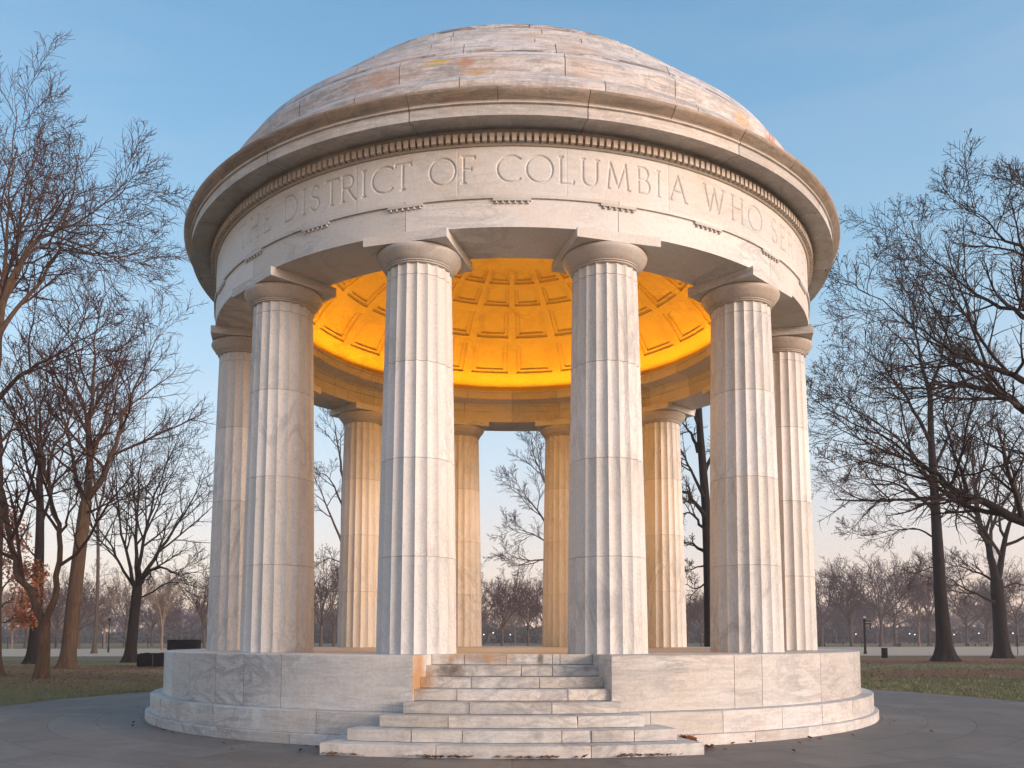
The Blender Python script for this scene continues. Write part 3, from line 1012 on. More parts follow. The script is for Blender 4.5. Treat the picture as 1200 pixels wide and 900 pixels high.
class Par:
    def __init__(s, nc=(8, 8, 7, 6), ang=(45, 42, 40, 38), lr=(.62, .52, .45, .42), up=(.02, .05, .06, .05, .03), wob=(.05, .10, .12, .13, .13),
                 t0=(.35, .25, .2, .15), rmin=.009, rr=.68, maxlv=4, taper=.3, flat=0.0):
        s.nc, s.ang, s.lr, s.up, s.wob, s.t0, s.rmin, s.rr, s.maxlv, s.taper, s.flat = nc, ang, lr, up, wob, t0, rmin, rr, maxlv, taper, flat

def kids(T, pts, rad, L, lv, P, nc=None, t0=None):
    rng = T.r
    if lv >= P.maxlv:
        T.tips.append(pts[-1]); T.tips.append(pts[len(pts) // 2])
        return
    n = len(pts) - 1
    nc = P.nc[lv] if nc is None else nc
    t0 = P.t0[lv] if t0 is None else t0
    phi0 = rng.uniform(0, 6.28)
    for i in range(nc):
        t = t0 + (1 - t0) * (i + rng.random() * .9) / nc
        f = t * n
        k = min(int(f), n - 1)
        p = pts[k].lerp(pts[k + 1], f - k)
        r = rad[k] + (rad[k + 1] - rad[k]) * (f - k)
        d = (pts[k + 1] - pts[k]).normalized()
        u = d.orthogonal().normalized()
        w = d.cross(u)
        a = phi0 + i * 2.4 + rng.uniform(-.5, .5)
        side = u * math.cos(a) + w * math.sin(a)
        ang = R_(P.ang[lv] * rng.uniform(.7, 1.3))
        cd = d * math.cos(ang) + side * math.sin(ang)
        if P.flat:
            cd.z *= (1 - P.flat)
        cd.normalize()
        Lc = L * P.lr[lv] * (1.15 - .6 * t) * rng.uniform(.7, 1.25)
        grow(T, p, cd, Lc, max(r * P.rr, P.rmin), lv + 1, P)

NSEG = {0: 10, 1: 8, 2: 6, 3: 4, 4: 3, 5: 2}
def grow(T, p, d, L, r, lv, P):
    rng = T.r
    n = NSEG[lv]
    pts, rad = [p.copy()], [r]
    d = d.copy()
    for i in range(n):
        d = d + Vector((rng.gauss(0, 1), rng.gauss(0, 1), rng.gauss(0, 1))) * P.wob[lv]
        d.z += P.up[lv]
        d.normalize()
        p = p + d * (L / n)
        pts.append(p)
        rad.append(max(r * (1 - (1 - P.taper) * (i + 1) / n), P.rmin * .7))
    T.add(lv, pts, rad)
    kids(T, pts, rad, L, lv, P)

def smooth_path(pts, sub=4):
    out = []
    for k in range(len(pts) - 1):
        p1, p2 = pts[k], pts[k + 1]
        p0 = pts[k - 1] if k else p1 * 2 - p2
        p3 = pts[k + 2] if k + 2 < len(pts) else p2 * 2 - p1
        for i in range(sub):
            t = i / sub
            out.append(.5 * ((2 * p1) + (p2 - p0) * t + (2 * p0 - 5 * p1 + 4 * p2 - p3) * t * t + (3 * p1 - p0 - 3 * p2 + p3) * t ** 3))
    out.append(pts[-1])
    return out

def flare_trunk(T, pts, rad, flare=.75, hf=1.1, roots=6):
    """trunk loft with a root flare"""
    T.trunk = (pts, rad, flare, hf, roots, T.r.uniform(0, 6))

def trunk_mesh(T):
    pts, rad, flare, hf, roots, ph = T.trunk
    n = 22
    V, Fq = [], []
    z0 = pts[0].z
    # refine the foot
    P2, R2 = [], []
    for k in range(len(pts) - 1):
        m_ = 6 if k == 0 else 2
        for i in range(m_):
            t = (i / m_) ** (1.6 if k == 0 else 1)
            P2.append(pts[k].lerp(pts[k + 1], t)); R2.append(rad[k] + (rad[k + 1] - rad[k]) * t)
    P2.append(pts[-1]); R2.append(rad[-1])
    for p, r in zip(P2, R2):
        h = max(0, p.z - z0)
        fl = flare * math.exp(-h / (hf * .33))
        for j in range(n):
            a = 2 * PI * j / n
            lob = .5 + .5 * math.cos(roots * a + ph + 1.1 * math.sin(2 * a + ph))
            q = r * (1 + fl * (.35 + .9 * lob) + .05 * mnoise.noise(Vector((math.cos(a) * 1.5, math.sin(a) * 1.5, p.z * .7 + ph))))
            V.append((p.x + q * math.cos(a), p.y + q * math.sin(a), p.z))
    for k in range(len(P2) - 1):
        for j in range(n):
            a, b_ = k * n + j, k * n + (j + 1) % n
            Fq.append((a, b_, b_ + n, a + n))
    return np.array(V), np.array(Fq)

def leaves_at(T, n, size, spread=.25):
    rng = T.r
    V, Q = [], []
    for _ in range(n):
        p = rng.choice(T.tips) + Vector((rng.gauss(0, spread), rng.gauss(0, spread), rng.gauss(0, spread)))
        u = Vector((rng.gauss(0, 1), rng.gauss(0, 1), rng.gauss(0, 1))).normalized() * size * rng.uniform(.6, 1.3)
        w = perp(u.normalized(), rng) * u.length * .65
        i = len(V)
        V += [tuple(p - u), tuple(p + w), tuple(p + u), tuple(p - w)]
        Q.append((i, i + 1, i + 2, i + 3))
    return V, Q

def finish_tree(T, name, base, label, bk, tw, group=None, leaves=None, rz=0):
    base = Vector(base)
    root = tag(empty(name, base, rz), label, 'tree', group)
    tv, tf = trunk_mesh(T)
    V, Fs, o = [tv], [tf], len(tv)
    for lv in (0, 1):
        if lv in T.b:
            v_, f_ = tubes(T.b[lv], SIDES[lv])
            V.append(v_); Fs.append(f_ + o); o += len(v_)
    link('trunk', fast_mesh('trunk', np.concatenate(V) - np.array(base), np.concatenate(Fs), [M[bk]]), root)
    V, Fs, o = [], [], 0
    for lv in (2, 3, 4, 5):
        if lv in T.b:
            v_, f_ = tubes(T.b[lv], SIDES[lv])
            V.append(v_); Fs.append(f_ + o); o += len(v_)
    crown = link('crown', fast_mesh('crown', np.concatenate(V) - np.array(base), np.concatenate(Fs), [M[tw]]), root)
    if leaves:
        n, size, mat, spread = leaves
        v_, f_ = leaves_at(T, n, size, spread)
        link('leaves', fast_mesh('leaves', np.array(v_) - np.array(base), np.array(f_), [M[mat]], smooth=False), crown)
    return root

def pxpath(pl, d):
    """pixel polyline [(px,py[,depth offset])] -> 3-D points"""
    return [at(q[0], q[1], d + (q[2] if len(q) > 2 else 0)) for q in pl]

def hero(name, label, seed, d, trunk, r0, r1, limbs, P, bk, tw, leaves=None, flare=.75, hf=1.1, auto=0, autoL=5, autoang=40, ground=True, topkids=True, base_px=None):
    T = Tree(seed)
    tp = pxpath(trunk, d)
    if ground:
        tp[0].z = -.05
    tp = smooth_path(tp, 3)
    n = len(tp) - 1
    rad = [r0 + (r1 - r0) * k / n for k in range(n + 1)]
    flare_trunk(T, tp, rad, flare, hf)
    for lim in limbs:
        pl, ra, rb = lim[0], lim[1], lim[2]
        nk = lim[3] if len(lim) > 3 else P.nc[1]
        pp = smooth_path(pxpath(pl, d), 3)
        # small irregularities
        pp = [pp[0]] + [q + Vector((T.r.gauss(0, .04), T.r.gauss(0, .06), T.r.gauss(0, .04))) for q in pp[1:]]
        rr = []
        for k in range(len(pp)):
            t_ = k / (len(pp) - 1)
            rr.append(ra + (rb - ra) * t_ / .7 if t_ < .7 else max(P.rmin * 1.1, rb + (P.rmin * 1.1 - rb) * (t_ - .7) / .3))
        T.add(1, pp, rr)
        L = sum((pp[k + 1] - pp[k]).length for k in range(len(pp) - 1))
        grow(T, pp[-1], (pp[-1] - pp[-2]).normalized(), L * .12, P.rmin * 1.05, 3, P)
        kids(T, pp, rr, L * .9, 1, P, nc=nk)
    if auto:
        T2P = P
        pts, rd = tp, rad
        phi0 = T.r.uniform(0, 6)
        for i in range(auto):
            t = .45 + .55 * (i + .8) / auto if topkids else .5
            f = t * n; k = min(int(f), n - 1)
            p = pts[k].lerp(pts[k + 1], f - k)
            a = phi0 + i * 2.4
            an = R_(autoang * T.r.uniform(.7, 1.3) * (1.2 - .5 * t))
            dr = Vector((math.cos(a) * math.sin(an), math.sin(a) * math.sin(an), math.cos(an)))
            grow(T, p, dr, autoL * T.r.uniform(.8, 1.2), rd[k] * .6, 1, P)
    base = Vector((tp[0].x, tp[0].y, 0))
    return finish_tree(T, name, base, label, bk, tw, leaves=leaves)

# ---- left side
PL = Par(nc=(8, 12, 9, 7), rmin=.0105, lr=(.6, .5, .46, .44), ang=(40, 40, 38, 36))
hero('forked_tree', 'slender brown tree forking low into two bent stems, nearest the paving on the left', 21, 31,
     [(48, 795), (51, 765), (52, 735), (53, 726)], .225, .19,
     [([(53, 740), (47, 718, .1), (30, 690, .2), (15, 655, .4), (8, 610, .6), (-4, 560, .8), (-10, 500, 1), (-4, 440, 1.4)], .16, .08, 8),
      ([(52, 740), (58, 718, -.1), (66, 690, -.2), (70, 640, -.4), (67, 600, -.5), (57, 565, -.4), (62, 530, -.2), (80, 495, 0), (92, 440, .3), (86, 380, .6)], .14, .045, 10),
      ([(57, 565, -.4), (45, 525, -.8), (38, 470, -1.2), (20, 420, -1.5)], .085, .03, 7),
      ([(70, 625, -.4), (84, 600, -1), (94, 570, -1.6), (112, 545, -2.2)], .05, .02, 5)],
     PL, 'bark_brown', 'twig_red', flare=.45, hf=.9)
hero('leaning_tree', 'tall thick brown trunk leaning right, behind the forked tree on the left', 22, 41.6,
     [(78, 783), (83, 740), (88, 690), (94, 640), (99, 600), (101, 588)], .36, .27,
     [([(101, 590), (104, 555, .2), (103, 510, .4), (110, 455, .6), (112, 400, .9), (120, 350, 1.2)], .22, .06, 12),
      ([(102, 586), (118, 560, -.6), (135, 520, -1.4), (150, 470, -2), (172, 420, -2.6), (190, 385, -3)], .17, .04, 11),
      ([(100, 592), (90, 560, 1), (82, 520, 1.8), (70, 470, 2.4), (58, 420, 3)], .15, .04, 10),
      ([(104, 540, .2), (125, 490, 1.2), (140, 440, 2), (160, 390, 3)], .10, .03, 9),
      ([(100, 600), (120, 592, -.8), (150, 580, -1.6), (175, 572, -2)], .07, .02, 6)],
     PL, 'bark_brown', 'twig_red', flare=.7, hf=1.2)
hero('spreading_tree', 'dark low forking tree with a wide fan of limbs, just left of the memorial', 23, 52,
     [(152, 776), (155, 745), (158, 715), (161, 688)], .32, .29,
     [([(161, 690), (172, 672, -.5), (188, 664, -1), (210, 672, -2), (240, 668, -2.6)], .15, .04, 8),
      ([(161, 684), (180, 655, .4), (205, 620, 1), (228, 580, 1.4), (240, 545, 2)], .15, .04, 10),
      ([(160, 688), (166, 650, -.4), (176, 600, -.9), (196, 545, -1.4), (212, 500, -2)], .15, .035, 11),
      ([(161, 688), (159, 650, .3), (160, 600, .6), (166, 540, 1), (170, 480, 1.2)], .16, .035, 11),
      ([(160, 690), (150, 655, -.6), (140, 610, -1.2), (136, 555, -1.6), (128, 500, -2)], .13, .03, 10),
      ([(160, 695), (146, 670, .8), (130, 640, 1.4), (112, 610, 2.2), (100, 570, 2.6)], .11, .03, 9),
      ([(162, 700), (180, 692, 1), (205, 682, 1.8), (232, 688, 2.4), (250, 684, 2.8)], .07, .02, 6)],
     Par(nc=(8, 12, 9, 7), rmin=.012, lr=(.6, .5, .46, .44)), 'bark_dark', 'twig_dark', flare=.85, hf=1.3)
hero('straight_tree', 'thin dark straight tree standing behind the two brown trunks on the left', 24, 49,
     [(39, 778), (42, 740), (44, 700), (46, 650), (47, 600), (46, 560)], .38, .17,
     [([(46, 620), (60, 580, .6), (72, 530, 1.2), (78, 480, 1.8)], .11, .03, 8),
      ([(46, 590), (34, 550, -.6), (24, 500, -1.2), (22, 450, -1.6)], .11, .03, 8),
      ([(46, 562), (48, 520, .5), (46, 470, 1), (50, 420, 1.2)], .14, .03, 10),
      ([(45, 660), (30, 636, -1), (12, 620, -2)], .07, .02, 6)],
     PL, 'bark_dark', 'twig_mid', flare=.8)
hero('edge_tree', 'big tree at the left edge whose dense high crown fills the upper left', 25, 34,
     [(-11, 788), (-9, 700), (-6, 600), (-8, 500), (-12, 430)], .36, .25,
     [([(-8, 455), (-2, 400, .3), (2, 340, .6), (6, 285, 1), (10, 225, 1.4), (16, 165, 1.8), (20, 125, 2)], .15, .03, 17),
      ([(-6, 420, .2), (10, 330, -.6), (45, 280, -1), (85, 262, -1.3), (122, 240, -1.6), (160, 215, -2)], .13, .03, 14),
      ([(-4, 400, .3), (20, 360, 1), (60, 315, 2), (75, 265, 2.6), (85, 225, 3)], .11, .03, 12),
      ([(-2, 380, .3), (30, 300, .8), (70, 285, 1.6), (110, 300, 2.2), (150, 300, 2.6), (185, 290, 3)], .09, .022, 12),
      ([(2, 330, .6), (25, 270, 1.6), (48, 225, 2.4), (66, 195, 3)], .09, .022, 11),
      ([(-6, 430), (-30, 350, .6), (-50, 250, 1.2), (-40, 150, 2)], .15, .03, 12),
      ([(-4, 470), (22, 440, -1), (55, 420, -2), (92, 400, -3), (130, 378, -4)], .10, .025, 11),
      ([(-3, 520), (20, 500, 1), (50, 480, 2), (80, 470, 3)], .07, .02, 8)],
     Par(nc=(8, 14, 11, 8), rmin=.0115, lr=(.6, .44, .48, .46)), 'bark_brown', 'twig_red', flare=.6)
hero('rust_leaved_tree', 'small low tree still holding rust orange leaves, at the left edge', 26, 44,
     [(-14, 790), (-10, 755), (-6, 725), (-4, 700)], .14, .10,
     [([(-4, 702), (8, 680, .3), (22, 668, .6), (40, 672, 1)], .06, .015, 8),
      ([(-5, 715), (10, 705, -.4), (24, 700, -.8), (42, 712, -1.2)], .05, .015, 8),
      ([(-4, 700), (0, 670, .4), (8, 640, .6), (14, 610, .8)], .06, .015, 8),
      ([(-8, 735), (6, 728, .6), (20, 722, 1), (34, 726, 1.4)], .04, .012, 7)],
     Par(nc=(6, 7, 5, 4), rmin=.008, lr=(.6, .5, .45, .45)), 'bark_brown', 'twig_red', leaves=(2600, .085, 'leaf_rust', .22), flare=.4)
hero('tall_bare_tree', 'tall bare tree rising behind the leaning trunk, its crown reaching mid sky', 27, 82,
     [(110, 766), (112, 740), (114, 700), (115, 650), (114, 600)], .20, .13,
     [([(116, 604), (124, 560, .5), (128, 500, 1), (140, 440, 1.5)], .12, .03, 10),
      ([(116, 602), (108, 550, -.8), (100, 500, -1.4), (98, 440, -1.8)], .12, .03, 10),
      ([(117, 640), (140, 600, 1), (165, 560, 2), (190, 530, 3)], .08, .02, 8),
      ([(117, 630), (96, 600, 1), (76, 570, 2), (60, 540, 3)], .08, .02, 8)],
     Par(nc=(7, 11, 9, 6), rmin=.014), 'bark_mid', 'twig_mid')
# ---- seen between the columns
hero('gap_tree', 'tall bare tree seen through the left gap of the columns', 31, 60,
     [(404, 770), (404, 720), (403, 670), (402, 620), (403, 560)], .25, .15,
     [([(402, 640), (388, 605, -.6), (376, 575, -1), (362, 545, -1.4)], .10, .03, 7),
      ([(403, 600), (392, 570, .6), (378, 555, 1.2), (364, 560, 1.6)], .08, .025, 6),
      ([(403, 562), (398, 530, .4), (392, 500, .8), (388, 470, 1)], .11, .02, 8),
      ([(403, 580), (414, 540, -.4), (420, 500, -.8)], .10, .02, 7),
      ([(402, 660), (386, 655, .4), (372, 660, .9)], .05, .02, 5)],
     Par(nc=(6, 10, 8, 6), rmin=.013), 'bark_mid', 'twig_mid')
hero('middle_gap_tree', 'bare tree half behind a rear column in the middle gap', 32, 62,
     [(655, 770), (655, 720), (654, 670), (653, 620), (652, 585)], .24, .16,
     [([(653, 660), (628, 655, -.6), (605, 662, -1.2), (585, 648, -1.8)], .09, .022, 9),
      ([(653, 630), (630, 600, .6), (612, 575, 1.2), (598, 560, 1.8)], .10, .022, 10),
      ([(652, 590), (636, 560, -.5), (626, 530, -1), (620, 505, -1.4)], .11, .02, 10),
      ([(652, 588), (656, 550, .5), (652, 515, 1)], .11, .02, 9),
      ([(653, 645), (632, 630, 1), (608, 620, 2), (590, 618, 3)], .07, .02, 9),
      ([(652, 600), (672, 560, .5), (690, 530, 1)], .1, .02, 8)],
     Par(nc=(6, 11, 9, 7), rmin=.013), 'bark_mid', 'twig_mid')
hero('right_gap_tree', 'thick dark tree filling the right gap of the columns, limbs reaching left', 33, 48,
     [(833, 778), (832, 730), (831, 680), (829, 630), (827, 590), (823, 540), (820, 500), (818, 460)], .36, .17,
     [([(828, 608), (820, 595, -.4), (808, 580, -.8), (794, 570, -1.2), (775, 555, -1.8)], .16, .05, 6),
      ([(827, 648), (816, 640, .4), (803, 634, .8), (786, 636, 1.3)], .11, .03, 6),
      ([(824, 618), (812, 604, -.8), (800, 602, -1.6), (780, 600, -2.4)], .09, .03, 6),
      ([(818, 530), (810, 508, .4), (800, 495, .8), (786, 486, 1.2)], .12, .03, 8),
      ([(829, 662), (812, 666, -.4), (798, 668, -.8)], .06, .02, 5),
      ([(824, 560), (840, 520, .5), (852, 480, 1), (862, 440, 1.4)], .13, .03, 9),
      ([(826, 585), (814, 560, -1), (802, 535, -1.8), (790, 515, -2.4), (774, 500, -3)], .11, .02, 12),
      ([(830, 680), (816, 690, .6), (800, 684, 1.2), (784, 690, 1.8)], .06, .015, 9),
      ([(819, 500), (808, 470, -.6), (800, 440, -1)], .10, .02, 10),
      ([(818, 465), (816, 420, .4), (810, 370, .8)], .15, .03, 9)],
     Par(nc=(6, 11, 9, 7), rmin=.012), 'bark_dark', 'twig_dark')
# ---- right side
POAK = Par(nc=(8, 12, 9, 7), rmin=.012, lr=(.6, .46, .46, .44), ang=(45, 42, 40, 40), wob=(.06, .11, .13, .13, .12))
hero('oak_tree', 'tall black trunked oak with flared roots standing nearest right of the memorial', 41, 54,
     [(1108, 775), (1106, 745), (1103, 710), (1100, 660), (1097, 610), (1094, 560), (1091, 510), (1090, 460)], .50, .15,
     [([(1096, 600), (1075, 580, -.6), (1045, 566, -1.2), (1010, 560, -1.8), (975, 565, -2.4)], .12, .03, 11),
      ([(1094, 570), (1072, 535, .6), (1040, 505, 1.2), (1000, 480, 2), (965, 470, 2.6)], .13, .03, 12),
      ([(1091, 520), (1070, 480, -.6), (1045, 440, -1.2), (1020, 415, -1.8), (990, 395, -2.4)], .13, .03, 12),
      ([(1090, 465), (1080, 420, .4), (1068, 370, .8), (1060, 320, 1.2)], .15, .03, 12),
      ([(1090, 465), (1102, 420, -.4), (1112, 370, -.8), (1116, 330, -1)], .14, .03, 11),
      ([(1094, 550), (1112, 510, .8), (1130, 470, 1.6), (1146, 430, 2.2)], .12, .03, 11),
      ([(1098, 630), (1078, 622, .8), (1050, 620, 1.6), (1020, 628, 2.4), (990, 622, 3)], .07, .02, 9),
      ([(1097, 615), (1114, 590, -.8), (1135, 570, -1.6)], .07, .02, 7),
      ([(1100, 665), (1082, 668, -.6), (1064, 680, -1.2)], .05, .02, 5)],
     POAK, 'bark_dark', 'twig_dark', leaves=(1500, .055, 'leaf_dead', .05), flare=.95, hf=1.5)
hero('forked_oak', 'dark oak that forks at head height of its limbs, behind the right hand trunk', 42, 63,
     [(1175, 771), (1173, 745), (1171, 715), (1169, 695), (1168, 680)], .52, .42,
     [([(1169, 700), (1165, 672), (1158, 640, .4), (1146, 600, .8), (1140, 550, 1.2), (1130, 500, 1.6), (1124, 440, 2)], .37, .05, 13),
      ([(1170, 700), (1171, 668), (1178, 630, -.4), (1190, 590, -.8), (1200, 540, -1.2), (1206, 480, -1.6)], .33, .05, 13),
      ([(1170, 708), (1150, 698, -.8), (1128, 688, -1.6), (1108, 676, -2.2), (1084, 668, -2.8)], .14, .03, 9),
      ([(1168, 685), (1148, 672, .8), (1124, 664, 1.6), (1100, 656, 2.2)], .11, .03, 8),
      ([(1150, 612, .6), (1126, 580, 1.4), (1100, 550, 2.2), (1080, 520, 3)], .11, .025, 10),
      ([(1172, 690), (1190, 684, .8), (1215, 690, 1.6)], .10, .03, 7),
      ([(1143, 570, 1), (1156, 530, 0), (1164, 480, -.6), (1166, 420, -1)], .12, .025, 10)],
     POAK, 'bark_dark', 'twig_dark', leaves=(900, .055, 'leaf_dead', .05), flare=.7, hf=1.3)
hero('great_oak', 'great oak at the right edge whose long heavy limbs sweep left across the sky', 43, 29,
     [(1300, 800), (1300, 720), (1298, 640), (1296, 560), (1296, 480), (1300, 400)], .46, .33,
     [([(1296, 650), (1250, 628, -.4), (1200, 611, -.8), (1153, 588, -1), (1109, 566, -1.2), (1078, 539, -1.4), (1030, 508, -1.6), (985, 488, -1.8), (955, 470, -2)], .24, .03, 16),
      ([(1296, 500), (1250, 490, .4), (1200, 480, .7), (1180, 463, .9), (1140, 455, 1.1), (1109, 457, 1.3), (1060, 468, 1.5), (1007, 461, 1.8), (970, 452, 2)], .20, .025, 16),
      ([(1296, 490), (1250, 466, -.6), (1200, 444, -1), (1165, 432, -1.3), (1131, 420, -1.5), (1095, 396, -1.7), (1060, 372, -1.9), (1020, 345, -2.1), (990, 328, -2.3)], .15, .022, 17),
      ([(1298, 430), (1250, 396, .6), (1200, 372, 1), (1160, 352, 1.4), (1118, 325, 1.8), (1085, 296, 2.2), (1050, 262, 2.6)], .15, .022, 16),
      ([(1300, 405), (1262, 350, -.6), (1220, 310, -1.2), (1180, 280, -1.6), (1145, 252, -2), (1120, 235, -2.4)], .15, .022, 14),
      ([(1300, 400), (1270, 320, .6), (1235, 250, 1.2), (1212, 225, 1.6), (1195, 212, 2)], .16, .022, 13),
      ([(1297, 560), (1255, 545, 1), (1210, 535, 1.8), (1160, 520, 2.6), (1110, 512, 3.4)], .11, .022, 12),
      ([(1109, 566, -1.2), (1060, 556, -2), (1020, 540, -2.8), (985, 545, -3.4)], .06, .015, 10),
      ([(1180, 463, .9), (1150, 430, 1.6), (1125, 395, 2.2), (1105, 370, 2.6)], .07, .016, 11)],
     Par(nc=(8, 13, 10, 8), rmin=.0095, lr=(.6, .38, .48, .46), ang=(45, 42, 40, 40), wob=(.06, .11, .13, .13, .12)), 'bark_dark', 'twig_dark',
     leaves=(4200, .036, 'leaf_dead', .04), flare=.7)

# ---- far rows: a few mother trees copied
def far_tree(seed, h, forms):
    T = Tree(seed)
    n = 6
    lean = T.r.uniform(-.04, .04)
    pts = [Vector((lean * h * k / n * .4, T.r.gauss(0, .06), h * .34 * k / n)) for k in range(n + 1)]
    rad = [h * .017 * (1 - .35 * k / n) for k in range(n + 1)]
    flare_trunk(T, pts, rad, .4, .9)
    P = forms
    for i in range(P.nc[0]):
        a = i * 2.4 + T.r.uniform(-.4, .4)
        t = .55 + .45 * (i + 1) / P.nc[0]
        f = t * n; k = min(int(f), n - 1)
        p = pts[k].lerp(pts[k + 1], f - k)
        an = R_(P.ang[0] * T.r.uniform(.35, 1.25))
        dr = Vector((math.cos(a) * math.sin(an), math.sin(a) * math.sin(an), math.cos(an)))
        grow(T, p, dr, h * T.r.uniform(.42, .66), rad[k] * .55, 1, P)
    return T
FP = [Par(nc=(8, 9, 7, 5), rmin=.026, ang=(42, 36, 38, 36), lr=(.6, .5, .48, .45)),
      Par(nc=(7, 9, 7, 5), rmin=.026, ang=(55, 42, 40, 38), lr=(.6, .52, .48, .45)),
      Par(nc=(9, 8, 7, 5), rmin=.026, ang=(32, 30, 34, 34), lr=(.6, .5, .48, .45)),
      Par(nc=(7, 9, 7, 5), rmin=.026, ang=(60, 46, 42, 40), lr=(.6, .55, .5, .45))]
def mother(seed, h, P, bk, tw, name):
    T = far_tree(seed, h, P)
    return finish_tree(T, name, (0, 0, 0), '', bk, tw)
FARH = 16.0
mothers = {}
for i in range(4):
    mothers[i] = mother(60 + i, FARH, FP[i], 'bark_mid', 'twig_far', 'bare_tree')
mothers['pale'] = mother(71, FARH, FP[2], 'bark_pale', 'twig_pale', 'sycamore_tree')
used = set()
def place_far(kind, px, d, top_px, label, group, rz, sx=1.0):
    mo = mothers[kind]
    if kind in used:
        o = copy_tree(mo)
    else:
        o = mo; used.add(kind)
    h = d * math.tan(PITCH + math.atan((YPP - top_px) / F_PX)) + EYE
    s = h / FARH * .98
    p = at(px, 748, d)
    o.location = (p.x, p.y, 0)
    o.rotation_euler = (0, 0, rz)
    o.scale = (s * sx, s * sx, s)
    tag(o, label, 'tree', group)
    return o
rf = random.Random(5)
ORD = ['first', 'second', 'third', 'fourth', 'fifth', 'sixth', 'seventh', 'eighth', 'ninth', 'tenth', 'eleventh', 'twelfth', 'thirteenth']
right_row = [(963, 150, 650, 0), (997, 152, 655, 2), (1033, 148, 630, 1), (1049, 155, 640, 3), (1089, 158, 640, 0), (1133, 160, 655, 1), (1157, 166, 660, 2), (1192, 150, 640, 3)]
for i, (px, d, tp, kd) in enumerate(right_row):
    place_far(kd, px, d, tp, f'{ORD[i]} bare tree from the memorial in the hazy row beyond the gravel, right side', 'bare trees beyond the gravel on the right', rf.uniform(0, 6))
place_far('pale', 1077, 156, 655, 'pale barked tree in the hazy row beyond the gravel, right side', None, 1.0, .8)
place_far('pale', 190, 105, 660, 'pale pinkish sycamore right of the dark spreading tree', None, 2.2, .8)
place_far('pale', 122, 128, 672, 'pale trunked sycamore between the leaning trunk and the spreading tree', None, 4.0)
place_far('pale', 14, 120, 680, 'short pale trunked sycamore at the far left behind the rust leaves', None, 5.0)
left_row = [(30, 125, 668, 1), (66, 135, 660, 0), (92, 118, 655, 3), (146, 140, 668, 2), (178, 150, 672, 1), (212, 150, 680, 3), (240, 110, 655, 2)]
for i, (px, d, tp, kd) in enumerate(left_row):
    place_far(kd, px, d, tp, f'{ORD[i]} bare tree from the left in the hazy row beyond the gravel, left side', 'bare trees beyond the gravel on the left', rf.uniform(0, 6))
mid_row = [(376, 112, 640, 0, 'left tree of the pair low in the left column gap'), (391, 125, 655, 3, 'right tree of the pair low in the left column gap'),
           (562, 130, 650, 1, 'bare tree beside the inner left rear column in the middle gap'), (589, 105, 666, 2, 'dark bare tree standing alone in the middle gap'),
           (619, 112, 670, 0, 'bare tree right of the lone one in the middle gap'), (640, 120, 655, 1, 'bare tree behind the rear column at the right of the middle gap'),
           (806, 140, 690, 2, 'small bare tree low in the right column gap'), (822, 150, 680, 0, 'bare tree behind the thick trunk in the right column gap')]
for px, d, tp, kd, lb in mid_row:
    place_far(kd, px, d, tp, lb, 'bare trees seen between the columns', rf.uniform(0, 6))
for k_, mo in mothers.items():
    if k_ not in used:
        for ch in list(mo.children): bpy.data.objects.remove(ch)
        bpy.data.objects.remove(mo)

# the far wood: one hazy mass
def wood_mesh():
    base = []
    for sd in range(5):
        T = far_tree(200 + sd, 15, Par(nc=(8, 8, 6, 4), rmin=.06, ang=(48, 42, 42, 40), lr=(.6, .52, .5, .45), maxlv=4))
        tv, tf = trunk_mesh(T)
        V, Fs, o = [tv], [tf], len(tv)
        for lv in (1, 2, 3, 4):
            if lv in T.b:
                v_, f_ = tubes(T.b[lv], 3)
                V.append(v_); Fs.append(f_ + o); o += len(v_)
        base.append((np.concatenate(V), np.concatenate(Fs)))
    V, Fs, o = [], [], 0
    rr = np.random.RandomState(9)
    V2, F2, o2 = [], [], 0
    for k in range(380):
        d = rr.uniform(215, 345)
        x = rr.uniform(-1.0, 1.0) * d
        if mnoise.noise(Vector((x * .018, 3.3, d * .01))) + rr.uniform(-.25, .25) < -.08:
            continue
        s = rr.uniform(.55, 1.0) + .35 * max(0, mnoise.noise(Vector((x * .03, 9.1, 0)))) 
        sx = rr.uniform(.75, 1.3)
        a = rr.uniform(0, 6.28)
        bv, bf = base[rr.randint(5)]
        q = bv * np.array([s * sx, s * sx, s])
        c, sn = math.cos(a), math.sin(a)
        q = np.stack([q[:, 0] * c - q[:, 1] * sn + x, q[:, 0] * sn + q[:, 1] * c + d - DIST, q[:, 2]], -1)
        if rr.rand() < .25:
            V2.append(q); F2.append(bf + o2); o2 += len(q)
        else:
            V.append(q); Fs.append(bf + o); o += len(q)
    return (np.concatenate(V), np.concatenate(Fs)), (np.concatenate(V2), np.concatenate(F2))
(V, Fq), (V2, F2) = wood_mesh()
tag(link('far_wood', fast_mesh('far_wood', V, Fq, [M['twig_far']])), 'hazy purple grey mass of bare trees along the horizon', 'wood', kind='stuff')
tag(link('far_pale_wood', fast_mesh('far_pale_wood', V2, F2, [M['twig_pale']])), 'paler tan bare trees scattered through the hazy far wood', 'wood', kind='stuff')
